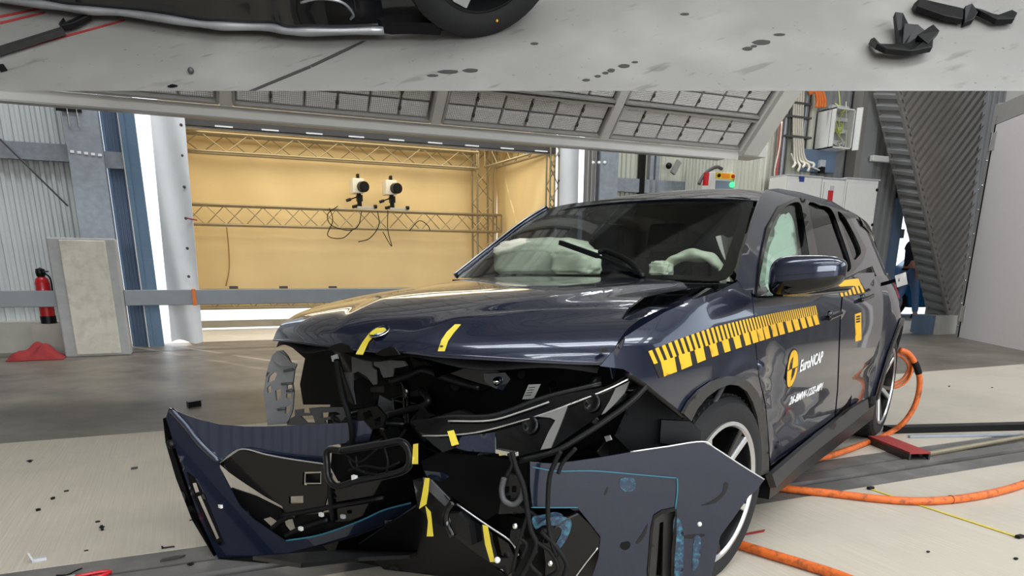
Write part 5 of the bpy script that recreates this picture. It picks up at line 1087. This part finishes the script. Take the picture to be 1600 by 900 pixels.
gK = off(gC, .02)
tp('kidney_panel', 'gloss_black', [(846, 828), (868, 812), (900, 801), (905, 803), (922, 820), (937, 840), (934, 856), (915, 880), (898, 905), (880, 930), (850, 930), (852, 880)], gK, bmpR, th=.012, step=10)
wirepx('kidney_edge', 'rim_silver', [(934, 856), (915, 880), (898, 903)], off(gK, .008), .0025, bmpR, seg=6)
wirepx('kidney_edge', 'clad', [(866, 826), (885, 812), (903, 803)], off(gK, .008), .003, bmpR, seg=6)
tp('scuff', 'teal_scratch', csm([(838, 822), (856, 810), (872, 806), (892, 812), (890, 832), (876, 856), (868, 852), (878, 828), (860, 820)], 3), off(gK, .008), bmpR, th=.001, step=6)
tp('inner_flap', 'dark_inner', [(800, 850), (850, 830), (860, 930), (800, 930)], off(gC, -.06), bmpR, th=.012)
# ------------------------------------------------------------------ badge and tape on the hood
gHd = lambda p: p.z - HZ(p.x, p.y)
tp('tape_strip', 'tape_yellow', [(556, 553), (567, 554), (576, 534), (586, 522), (604, 516), (600, 512), (588, 513), (577, 521), (567, 534)], off(gHd, .016), step=6, th=.002)
tp('tape_strip', 'tape_yellow', [(684, 549), (695, 549), (700, 533), (708, 521), (720, 507), (711, 507), (698, 519), (690, 531)], off(gHd, .006), step=6, th=.002)
for c in ((564, 547), (690, 541)): MB().ball(onS(c[0], c[1], off(gHd, .008)), .006, 8, 6, (1, 1, .5)).build('tape_mark', 'decal_black', car, local=True, smooth=True)
bc = onS(594, 520, gHd); bn = Vector((gHd(bc + Vector((.01, 0, 0))) - gHd(bc), gHd(bc + Vector((0, .01, 0))) - gHd(bc), .01)).normalized(); bn = (bn + Vector((0, 0, .55))).normalized()
Mb = Matrix.Translation(bc + bn * .002) @ bn.to_track_quat('Z', 'Y').to_matrix().to_4x4()
MB().lathe([(.001, .003), (.036, .003), (.036, 0)], 32, Mb).build('badge_disc', 'gloss_black', car, local=True)
MB().lathe([(.033, .003), (.036, .006), (.038, .003)], 32, Mb).build('badge_ring', 'chrome', car, local=True, smooth=True)
for k in range(4):
    a0 = k * pi / 2 + .35; P = [Vector((0, 0, .0035))] + [Vector((.023 * cos(a0 + t * pi / 2 / 8), .023 * sin(a0 + t * pi / 2 / 8), .0035)) for t in range(9)]
    MB().prism([Mb @ p for p in P], bn * .0015).build('badge_quarter', 'decal_white' if k % 2 else 'car_blue', car, local=True)
# ------------------------------------------------------------------ yellow test markings on the side
def pl(tab, x): return interp(x, tab)
TT = [(1013, 549), (1060, 530), (1112, 512), (1160, 500), (1210, 489), (1276, 477)]; TM = [(1013, 572), (1022, 569), (1085, 547), (1160, 522), (1210, 506), (1280, 491)]; TB = [(1020, 594), (1042, 587), (1057, 581), (1115, 557), (1160, 542), (1210, 526), (1282, 506)]
band = [(1013, 549), (1060, 530), (1112, 512), (1160, 500), (1210, 489), (1276, 477), (1282, 506), (1210, 526), (1160, 542), (1115, 557), (1057, 581), (1030, 591)]
panel('marking_band', 'decal_black', band, off(gS, .003), thick=.001, step=8)
x = 1013.0; k = 0
while x < 1274:
    w_ = lerp(5.6, 1.7, min(1, (x - 1013) / 200)); sl = lerp(9, 3, (x - 1013) / 263)
    xa, xb = x, x + w_
    P = [(xa, pl(TT, xa)), (xb, pl(TT, xb)), (xb + sl, pl(TM, xb + sl)), (xa + sl, pl(TM, xa + sl))]
    MB().add([onS(u, v, off(gS, .0045)) for u, v in P], [(0, 1, 2, 3)]).build('marking_stripe', 'decal_yellow', car, local=True, solid=.001); x += w_ * 1.9; k += 1
for a, b in ((310, 395), (420, 490), (520, 575), (610, 655), (690, 730), (760, 800), (822, 858), (868, 905), (908, 943), (948, 980), (993, 1027), (1035, 1070), (1088, 1122), (1132, 1165), (1178, 1208), (1218, 1248), (1257, 1286)):
    ua, ub = 960 + a / 4 - 2, 960 + b / 4 - 2; P = [(ua - 3, pl(TM, ua - 3)), (ub - 3, pl(TM, ub - 3)), (ub + 1, pl(TB, ub + 1)), (ua + 2, pl(TB, ua + 2))]
    panel('marking_block', 'decal_yellow', P, off(gS, .0045), thick=.001, step=7)
panel('marking_band', 'decal_black', [(1307, 447), (1317, 437), (1341, 434), (1354, 456), (1314, 464)], off(gS, .003), thick=.001, step=7)
panel('marking_block', 'decal_yellow', [(1308, 448), (1317, 438), (1341, 435), (1346, 446), (1313, 449)], off(gS, .0045), thick=.001, step=6)
for k in range(6): u = 1310 + 6.6 * k; panel('marking_block', 'decal_yellow', [(u, 449 - .5 * k), (u + 3.8, 448.5 - .5 * k), (u + 8, 463 - 1.2 * k), (u + 4.5, 463.5 - 1.2 * k)], off(gS, .0045), thick=.001, step=6)
panel('side_sticker', 'decal_yellow', [(1336, 491), (1345.5, 488), (1346, 531), (1336.5, 534)], off(gS, .003), thick=.001, step=6)
for v in (494, 498, 502): panel('print_patch', 'decal_black', [(1338, v), (1344, v - 1.5), (1344, v + 1), (1338, v + 2.4)], off(gS, .0045), thick=.001, step=5)
# round target emblem
lc = onS(1236, 576, gS); lr = abs(onS(1236, 547, gS).z - onS(1236, 605, gS).z) / 2
def side_at(x, z, d=.003): return Vector((x, S(x, z) + d, z))
def disc(r0, r1, a0, a1, d, n=10):
    V = []; F = []
    for i in range(n + 1):
        a = a0 + (a1 - a0) * i / n
        for r in (r0, r1): V.append(side_at(lc.x - r * cos(a), lc.z + r * sin(a), d))
    for i in range(n): F.append((2 * i, 2 * i + 1, 2 * i + 3, 2 * i + 2))
    return MB().add(V, F)
disc(.0, lr * 1.03, 0, 2 * pi, .003, 40).build('emblem_disc', 'decal_black', car, local=True, solid=.001)
g_ = .035
for q_, (r0, r1) in enumerate(((.0, .95), (.62, .95), (.0, .95), (.62, .95))):
    a0 = q_ * pi / 2; disc(lr * r0 + (.004 if r0 == 0 else 0), lr * r1, a0 + g_, a0 + pi / 2 - g_, .0045, 12).build('emblem_quarter', 'decal_yellow', car, local=True, solid=.001)
def side_text(txt, u0, v0, u1, v1, hpx, name):
    """white lettering following the door skin between two baseline pixels"""
    c = bpy.data.curves.new(name, 'FONT'); c.body = txt; c.resolution_u = 2; c.offset = .012; o = bpy.data.objects.new(name, c); COL.objects.link(o)
    dg_ = bpy.context.evaluated_depsgraph_get(); dg_.update(); me = bpy.data.meshes.new_from_object(o.evaluated_get(dg_)); bpy.data.objects.remove(o)
    a, b = onS(u0, v0, gS), onS(u1, v1, gS); h = abs(onS(u0, v0 - hpx, gS).z - a.z); xs = [v.co.x for v in me.vertices]; w_ = max(xs) - min(xs); hh = max(v.co.y for v in me.vertices)
    V = []
    for v in me.vertices:
        t = (v.co.x - min(xs)) / w_; x_ = lerp(a.x, b.x, t); z_ = lerp(a.z, b.z, t) + v.co.y / hh * h; V.append(side_at(x_, z_, .0045))
    m = MB().add(V, [tuple(p.vertices) for p in me.polygons]); bpy.data.meshes.remove(me); return m.build(name, 'decal_white', car, local=True, solid=.001)
side_text('EuroNCAP', 1248, 581, 1283, 565, 18, 'lettering')
side_text('26-BMW-1232-MP1', 1231, 633, 1282, 609, 12, 'lettering')
# ------------------------------------------------------------------ sloping upper slab with a second, black car and its debris
def slab_mat():
    m = mat('slab_concrete', (130, 128, 124), .55, var=.05, scale=3, bump=.05); nt = m.node_tree; b = nt.nodes['Principled BSDF']
    base = b.inputs['Base Color'].links[0].from_socket; tc = nt.nodes.new('ShaderNodeTexCoord')
    def layer(prev, scale, st, rot, lo, hi, col, amt):
        mp = nt.nodes.new('ShaderNodeMapping'); nt.links.new(tc.outputs['Object'], mp.inputs[0]); mp.inputs['Scale'].default_value = st; mp.inputs['Rotation'].default_value = (0, 0, rot)
        n = nt.nodes.new('ShaderNodeTexNoise'); n.inputs['Scale'].default_value = scale; n.inputs['Detail'].default_value = 3; nt.links.new(mp.outputs[0], n.inputs[0])
        r = nt.nodes.new('ShaderNodeMapRange'); r.inputs[1].default_value = lo; r.inputs[2].default_value = hi; r.inputs[4].default_value = amt; nt.links.new(n.outputs[0], r.inputs[0])
        x = nt.nodes.new('ShaderNodeMix'); x.data_type = 'RGBA'; nt.links.new(r.outputs[0], x.inputs[0]); nt.links.new(prev, x.inputs[6]); x.inputs[7].default_value = srgb(col); return x.outputs[2]
    s1 = layer(base, 9, (.25, 1.6, 1), .55, .64, .72, (92, 90, 88), .55); s2 = layer(s1, 14, (.2, 2.2, 1), -.5, .67, .74, (70, 68, 66), .5); s3 = layer(s2, 30, (1, 1, 1), 0, .70, .76, (60, 58, 56), .6); s4 = layer(s3, 1.6, (1, 1, 1), 0, .5, .75, (160, 158, 152), .6)
    nt.links.new(s4, b.inputs['Base Color'])
slab_mat()
DS = 4.0; TI = radians(45)
US = F0 * cos(TI) + U0 * sin(TI); NS = -F0 * sin(TI) + U0 * cos(TI)
e0, e1 = FD(-60, 142, DS), FD(1660, 142, DS); EX = (e1 - e0).normalized(); NS = US.cross(EX).normalized(); NS = NS if NS.z > 0 else -NS; US = NS.cross(EX); US = US if US.z > 0 else -US
SO = FD(800, 142, DS)
def SP(u, v, h=0.0): return hitp(u, v, NS, NS.dot(SO) + h)
def SL(a, b, h=0.0): return SO + EX * a + US * b + NS * h
sb = MB().prism([SL(-3.3, 0), SL(-3.3, 1.75), SL(-3.3, 1.75, -.3)], EX * 6.6).build('floor_upper', 'slab_concrete', kind='structure')
for a in (-3.0, 3.0):
    for b in (.3, 1.6): q = SL(a, b, .0); MB().cyl(q - NS * .02, (q.x, q.y, 6.95), .02, 8).build('hanger_rod', 'rig_frame', sb)
def smark(P, m_='decal_black', h=.002, step=12): return poly_sheet(P, lambda u, v: SP(u, v, h), step).build('floor_stain', m_, sb, solid=.001)
mat('stain', (56, 54, 52), .7, var=.1); mat('red_mark', (150, 50, 48), .6, var=.2, scale=30)
smark([(388, 142), (398, 142), (486, 106), (484, 102), (440, 120)], 'stain'); smark([(484, 102), (488, 105), (545, 78), (572, 64), (566, 64), (530, 80)], 'stain')
for u, v, w, h in ((1190, 66, 14, 4), (1168, 76, 8, 3), (1178, 72, 5, 2), (1218, 54, 9, 2), (975, 103, 9, 3), (955, 110, 6, 3), (946, 114, 5, 2), (934, 119, 5, 2), (916, 125, 6, 2), (992, 97, 5, 1.5), (700, 112, 16, 3), (735, 110, 12, 3), (676, 118, 9, 2), (835, 68, 6, 2), (1070, 22, 7, 2)):
    smark([(u + w * cos(k * pi / 5) * (1 + .15 * sin(k * 3)), v + h * sin(k * pi / 5)) for k in range(10)], 'stain')
for a, b in (((0, 26), (85, 9)), ((0, 84), (195, 32)), ((0, 36), (70, 20))): smark([(a[0], a[1] - 2), (b[0], b[1] - 2), (b[0], b[1] + 1), (a[0], a[1] + 2)], 'red_mark')
mat('black_paint', (10, 10, 11), .12, coat=1.); mat('sill_alu', (176, 178, 182), .35, metal=.7, var=.25, scale=9, bump=.2, stretch=(.3, 1, 1))
path = [(-80, -16), (20, 2), (75, 8), (130, 16), (200, 21), (300, 36), (350, 41), (420, 43), (450, 49), (500, 50), (600, 48)]
PB = [SP(u, v, .07) for u, v in path]
bc_ = thing('black_car', 'black car with scraped silver sill strip standing on the upper floor', 'car', SP(300, 40))
PS = cr(PB, 5)
MB().grid(lambda a, b: PS[int(round(a * (len(PS) - 1)))] + NS * (.62 * b) + US * (.02 + .10 * sin(pi * b) * .3 + .03 * b), len(PS), 8).build('door_skin', 'black_paint', bc_, smooth=True, solid=.01)
MB().tube(PS, [.026 + .003 * sin(i * .9) for i in range(len(PS))], 10, flat=.7).build('sill_strip', 'sill_alu', bc_, smooth=True)
MB().grid(lambda a, b: PS[int(round(a * (len(PS) - 1)))] + US * (.6 * b) - NS * .01, len(PS), 3).build('underbody', 'black_plastic', bc_, solid=.02)
MB().grid(lambda a, b: PS[int(round(a * (len(PS) - 1)))] + US * (.08 + .9 * b) + NS * (.64 + .02 * b), len(PS), 3).build('body_top', 'black_paint', bc_, solid=.02)
q0, q1 = SP(590, 46, .08), SP(720, 44, .05)
MB().prism([SP(u, v, .06) for u, v in ((585, 44), (600, 42), (630, 40), (690, 36), (720, 38), (716, 46), (690, 48), (688, 55), (640, 53), (612, 54), (600, 52))], NS * .06).build('torn_flap', 'black_plastic', bc_)
MB().grid(lambda a, b: SP(lerp(500, 660, a), lerp(48, 52, a), .08) + NS * (.6 * b) + US * (.06 + .05 * a), 12, 6).build('arch_skin', 'black_paint', bc_, smooth=True, solid=.01)
MB().tube(cr([SP(470, 4, .25), SP(500, -2, .28), SP(535, 4, .25), SP(552, 22, .16), SP(548, 30, .12)], 6), .006, 6).build('trim_line', 'sill_alu', bc_, smooth=True)
wc = SP(752, 46) + NS * .43 + US * .02
ax = (-US * .9 + EX * .35).normalized(); Mw = Matrix.Translation(wc) @ ax.to_track_quat('Z', 'Y').to_matrix().to_4x4()
wh = bpy.data.objects.new('road_wheel', None); COL.objects.link(wh); wh.parent = bc_; wh.location = wc - bc_.location
def wb_(mb, n, m_, **k): mb.v = [Mw @ p for p in mb.v]; off_ = bc_.location; o = mb.build(n, m_, None, **k); o.parent = wh; o.location = o.location - wc; return o
wb_(MB().lathe([(.29, -.11), (.33, -.125), (.39, -.12), (.42, -.10), (.43, -.06), (.43, .06), (.42, .10), (.39, .12), (.33, .125), (.29, .11)], 56, None, True), 'tyre', 'tyre', smooth=35)
wb_(MB().lathe([(.296, .116), (.28, .124), (.27, .10), (.26, .0), (.001, -.02)], 48), 'rim_barrel', 'rim_dark', smooth=40)
for k in range(5):
    a = 2 * pi * k / 5 + pi * 1.42; wb_(MB().bar((.05 * cos(a), .05 * sin(a), .09), (.275 * cos(a), .275 * sin(a), .115), .09, .03, (0, 0, 1)), 'spoke', 'rim_silver', bevel=.008)
wb_(MB().lathe([(.001, .1), (.06, .1), (.07, .05)], 20), 'hub', 'rim_dark', smooth=40)
wb_(MB().ball((.345 * cos(5.2), .345 * sin(5.2), .122), .008, 8, 6), 'yellow_dot', 'decal_yellow')
def sdeb(name, label, cat, polys, th=.02, m_='black_plastic', rise=0.0, grp=None):
    c = polys[0][0]; t = thing(name, label, cat, SP(*c), 0, grp)
    for P, r0, r1 in polys_iter(polys, rise): MB().prism([SP(u, v, .004) + NS * lerp(r0, r1, i / max(1, len(P) - 1)) for i, (u, v) in enumerate(P)], NS * th).build('shard', m_, t, bevel=.004)
    return t
def polys_iter(polys, rise):
    for k, P in enumerate(polys): yield P, rise * (k % 2), rise * ((k + 1) % 2)
sdeb('plastic_fragment', 'large bent black plastic fragment near the right end of the upper floor', 'debris', [[(1356, 70), (1362, 68), (1370, 80), (1400, 82), (1430, 80), (1450, 70), (1448, 92), (1415, 100), (1375, 98), (1360, 92)], [(1388, 42), (1402, 40), (1418, 66), (1412, 80), (1400, 78)], [(1440, 56), (1452, 50), (1460, 64), (1440, 88), (1422, 78)], [(1402, 60), (1425, 58), (1440, 66), (1425, 84), (1405, 82)]], .03, 'black_plastic', .05, 'black fragments on the upper floor')
sdeb('plastic_fragment', 'long black strip fragment in the upper right corner of the upper floor', 'debris', [[(1424, 14), (1432, 7), (1500, 24), (1498, 42), (1470, 38), (1426, 24)], [(1500, 24), (1512, 18), (1522, 30), (1516, 40), (1502, 44)], [(1515, 20), (1530, 24), (1552, 34), (1575, 26), (1583, 32), (1578, 42), (1550, 44), (1525, 32)]], .03, 'black_plastic', .02, 'black fragments on the upper floor')
sdeb('plastic_fragment', 'small black clip bracket beside the red floor lines of the upper floor', 'debris', [[(96, 46), (104, 36), (108, 44), (138, 32), (142, 20), (146, 36), (120, 50), (102, 54)]], .03, 'black_plastic', .02)
tag(MB().ball(SP(298, 110, .014), .016, 10, 8).cyl(SP(298, 110, .0), SP(298, 110, .02), .012, 8).build('rubber_nut', 'grey_plastic', smooth=True), 'small round grey nut lying alone on the upper floor', 'nut')
tag(MB().prism([SP(u, v, .003) for u, v in ((262, 136), (270, 133), (278, 135), (268, 137))], NS * .006).build('thin_flake', 'black_plastic'), 'thin dark flake near the lower edge of the upper floor', 'debris')
tag(MB().prism([SP(u, v, .003) for u, v in ((-4, 106), (8, 104), (12, 110), (2, 113))], NS * .015).build('black_plug', 'black_plastic'), 'black plug fragment at the left end of the upper floor', 'debris')
tag(MB().bar(SP(-60, 98, .03), SP(100, 48, .03), .03, .03, NS).build('floor_bar', 'clad'), 'dark bar lying along red floor lines on the upper floor', 'bar')

# ------------------------------------------------------------------ hoses, bars and debris round the car
mat('hose_orange', (214, 104, 40), .5, var=.12, scale=14, dirt=(92, 58, 40), dscale=26, damt=.8)
def hose(label, P, r, m_='hose_orange', name='orange_hose', parts=()):
    t = thing(name, label, 'hose', (P[0].x, P[0].y, 0)); pts = cr(P, 8)
    MB().tube(pts, r, 12).build('hose_pipe', m_, t, smooth=True)
    for a, b in parts: MB().tube(pts[int(a * len(pts)):int(b * len(pts))], r * 1.15, 12).build('black_sleeve', 'black_rubber', t, smooth=True)
    return t
r1 = .021
hose('thick orange hose curving across the pale floor right of the car', [G(u, v, r1) for u, v in ((1150, 735), (1205, 759), (1300, 771), (1380, 780), (1440, 783), (1500, 779), (1560, 768), (1610, 752), (1700, 715))], r1, parts=((.585, .60),))
hose('orange hose leaving under the front wheel at the bottom of the picture', [G(u, v, r1) for u, v in ((1140, 846), (1165, 854), (1210, 868), (1260, 883), (1320, 903), (1420, 945))], r1)
h3 = [G(1235, 728, .10), G(1260, 720, .06), G(1300, 711, .03), G(1345, 695, .022)]
fd_ = G(1390, 680).dot(F0); fa = lambda u, v: FD(u, v, fd_)
hose('orange hose arching up behind the rear wheel with a black sleeve', h3 + [fa(1385, 679), fa(1412, 660), fa(1430, 632), fa(1437, 600), fa(1433, 575), fa(1420, 553), fa(1406, 547)], .020, parts=((.755, .85),))
for k, (label, P) in enumerate((('thin orange cable loop behind the rear wheel, outermost loop', ((1406, 546), (1418, 552), (1426, 570), (1420, 592), (1405, 604), (1390, 606))), ('thin orange cable loop behind the rear wheel, middle loop', ((1402, 550), (1416, 556), (1423, 572), (1417, 590), (1404, 600), (1390, 603))), ('thin orange cable loop behind the rear wheel, innermost loop', ((1400, 554), (1412, 560), (1419, 574), (1413, 588), (1403, 596), (1390, 598))))):
    tag(MB().tube(cr([FD(u, v, fd_ + .25 + .02 * k) for u, v in P], 8), .0085, 8).build('orange_loop', 'hose_orange', smooth=True), label, 'cable', 'orange cable loops')
ya, yb = G(1360, 764, .003), G(1593, 840, .003)
tm = thing('tape_measure', 'yellow tape measure stretched over the pale floor under the orange hose', 'tape measure', (ya + yb) / 2)
MB().bar(ya, yb, .016, .003).build('blade', 'tape_yellow', tm)
for q in (ya, yb): MB().box(q + Vector((0, 0, .006)), (.04, .022, .014)).build('end_hook', 'black_plastic', tm, bevel=.003)
ra, rb_ = G(1372, 682, .05), G(1438, 708, .05); rd_ = (rb_ - ra).normalized()
rbm = thing('red_profile', 'short red steel channel lying on the floor track behind the rear wheel', 'steel profile', (ra + rb_) / 2 - Vector((0, 0, .05)))
MB().bar(ra, rb_, .14, .012, U0).build('top_plate', 'red_mark', rbm)
for s_ in (-1, 1): MB().bar(ra + Vector((-rd_.y, rd_.x, 0)) * .065 * s_ - U0 * .03, rb_ + Vector((-rd_.y, rd_.x, 0)) * .065 * s_ - U0 * .03, .012, .05, U0).build('side_plate', 'clad', rbm)
MB().bar(ra - U0 * .045, rb_ - U0 * .045, .10, .012, U0).build('bottom_plate', 'clad', rbm)
def floorbar(name, label, a, b, w, h, m_): p, q = G(*a, h / 2), G(*b, h / 2); return tag(MB().bar(p, q, w, h, U0).build(name, m_, bevel=.004), label, 'bar')
floorbar('black_rail', 'long black rail lying on the floor right of the rear wheel', (1385, 671), (1660, 664), .09, .05, 'black_plastic')
floorbar('grey_bar', 'thin grey bar lying in front of the black rail right of the car', (1420, 682), (1660, 678), .03, .02, 'galv')
tag(MB().cyl(G(1440, 711, .02), G(1660, 672, .02), .018, 12).build('brass_pipe', 'truss_alu', smooth=40), 'dull brass pipe lying on the track behind the red channel', 'pipe')
tag(MB().tube(cr([G(1408, 712, .008), G(1432, 708, .008), G(1445, 716, .008), G(1455, 710, .01)], 5), .008, 6).build('pipe_tie', 'rig_dark', smooth=True), 'small dark wire tie at the end of the brass pipe', 'wire')
mt_ = poly_sheet([(1165, 833), (1180, 830), (1196, 827), (1194, 831), (1178, 834), (1160, 837)], lambda u, v: G(u, v, .002), 6).build('floor_mark', 'red_mark', bpy.data.objects['floor_front'], solid=.001)
# small debris on the left floor
def bit(u, v, L, Wd, Ht, ang, label, m_='black_plastic', shape=0, name='plastic_bit'):
    p = G(u, v); R_ = Matrix.Rotation(radians(ang), 3, 'Z'); m = MB()
    if shape == 0: m.prism([p + R_ @ Vector(q) for q in ((-L, -Wd, .001), (L * .6, -Wd * .8, .001), (L, Wd * .2, .001), (L * .2, Wd, .001), (-L * .8, Wd * .6, .001))], (0, 0, Ht))
    elif shape == 1:
        m.prism([p + R_ @ Vector(q) for q in ((-L, -Wd, .001), (L, -Wd, .001), (L * .9, Wd, .001), (-L * .7, Wd, .001))], (0, 0, Ht * .3)); m.prism([p + R_ @ Vector(q) for q in ((-L * .9, -Wd, .001), (-L * .6, -Wd, .001), (-L * .8, Wd, .001))], R_ @ Vector((-Ht * .3, 0, Ht)))
    else: m.cyl(p + Vector((0, 0, .001)), p + Vector((0, 0, Ht)), L * .5, 10).cyl(p + Vector((0, 0, Ht * .6)), p + Vector((0, 0, Ht * .75)), L, 12)
    return tag(m.build(name, m_), label, 'debris', 'debris on the floor')
bit(47, 722, .018, .012, .014, 20, 'small dark clip on the pale floor, nearest the dark floor edge at far left', shape=2)
bit(104, 768, .012, .006, .006, 10, 'tiny dark chip on the pale floor, upper one of three in a slanted row')
bit(83, 780, .013, .008, .010, 50, 'tiny dark chip on the pale floor, middle one of three in a slanted row')
bit(60, 798, .012, .008, .010, 30, 'tiny dark chip on the pale floor, lowest of three in a slanted row')
bit(210, 733, .02, .008, .012, 15, 'pale grey chip on the floor left of the torn bumper', 'grey_plastic')
bit(153, 816, .010, .006, .006, 0, 'tiny black chip just above the little black plug')
bit(160, 829, .012, .010, .026, 0, 'little upright black plug on the pale floor left of the bumper', shape=2)
bit(62, 876, .026, .014, .045, 10, 'bent pale shard near the lower left corner of the floor', 'cab_side', 1, 'plastic_shard')
bit(135, 861, .008, .004, .004, 0, 'tiny speck of black plastic right of the bent shard')
bit(263, 856, .026, .006, .012, 0, 'thin black bracket at the edge of the floor track', shape=1)
bit(270, 873, .05, .012, .006, 8, 'flat black sliver lying on the track plate', 'clad')
bit(298, 884, .014, .010, .014, 20, 'small black clip on the track close to the bumper lip', shape=2)
bit(301, 813, .014, .004, .004, 0, 'thin dark splinter beside the bumper edge on the pale floor')
bit(304, 635, .07, .045, .05, 25, 'black plastic clip block on the dark floor behind the torn bumper', 'dark_satin', 0, 'plastic_clip_block')
bit(1483, 604, .02, .01, .008, 30, 'small dark crumb on the pale floor behind the orange hose arch')
bit(1550, 606, .012, .01, .006, 30, 'tiny crumb on the pale floor far right near the dark floor')
bit(1450, 863, .008, .006, .005, 0, 'tiny black crumb on the pale floor below the tape measure, left one')
bit(1587, 874, .010, .008, .006, 0, 'tiny black crumb on the pale floor below the tape measure, right one')
tl_ = thing('red_snips', 'red handled tool lying at the bottom left edge of the track', 'tool', G(150, 897))
MB().tube(cr([G(118, 902, .012), G(135, 898, .014), G(155, 894, .014), (G(172, 893, .012)), G(160, 899, .012), G(140, 903, .012)], 6, True), .008, 8).build('handle', 'red_paint', tl_, smooth=True)
MB().bar(G(118, 900, .01), G(90, 905, .01), .02, .008).build('jaw', 'chrome', tl_)
tag(MB().tube(cr([G(88, 899, .006), G(105, 898, .008), G(118, 892, .008), G(128, 888, .006)], 5), .003, 6).build('wire_piece', 'black_rubber', smooth=True), 'short bent black wire near the red handled tool', 'wire')
# ------------------------------------------------------------------ pieces that belong to a part go one level deeper
def adopt(part, *names):
    p = bpy.data.objects.get(part)
    for o in list(p.parent.children):
        if o is not p and o.name.split('.')[0] in names and not o.children: o.parent = p; o.location = o.location - p.location
hnd = [o for o in car.children if o.name.split('.')[0] in ('door_handle', 'handle_recess')]
for i, o in enumerate(hnd):
    d = bpy.data.objects['front_door' if i < 2 else 'rear_door']; o.parent = d; o.location = o.location - d.location
adopt('hood', 'badge_disc', 'badge_ring', 'badge_quarter', 'hood_liner', 'hood_flange', 'hood_cutout', 'tape_mark')
adopt('headlamp_housing', 'headlamp_lens', 'light_guide', 'projector', 'lamp_trim', 'lamp_seal', 'lamp_bracket')
adopt('windscreen', 'windscreen_border', 'sensor_cover', 'wiper_arm', 'wiper_blade')
adopt('type_label', 'print_line'); adopt('side_sticker', 'print_patch'); adopt('emblem_disc', 'emblem_quarter'); adopt('charge_flap', 'flap_hinge'); adopt('bolt_plate'); adopt('mirror_base', 'mirror_cap', 'mirror_foot')
adopt('kidney_panel', 'kidney_edge'); adopt('grille_frame', 'grille_edge', 'grille_strut', 'grille_back'); adopt('slot_vane', 'slot_frame', 'slot_dark')
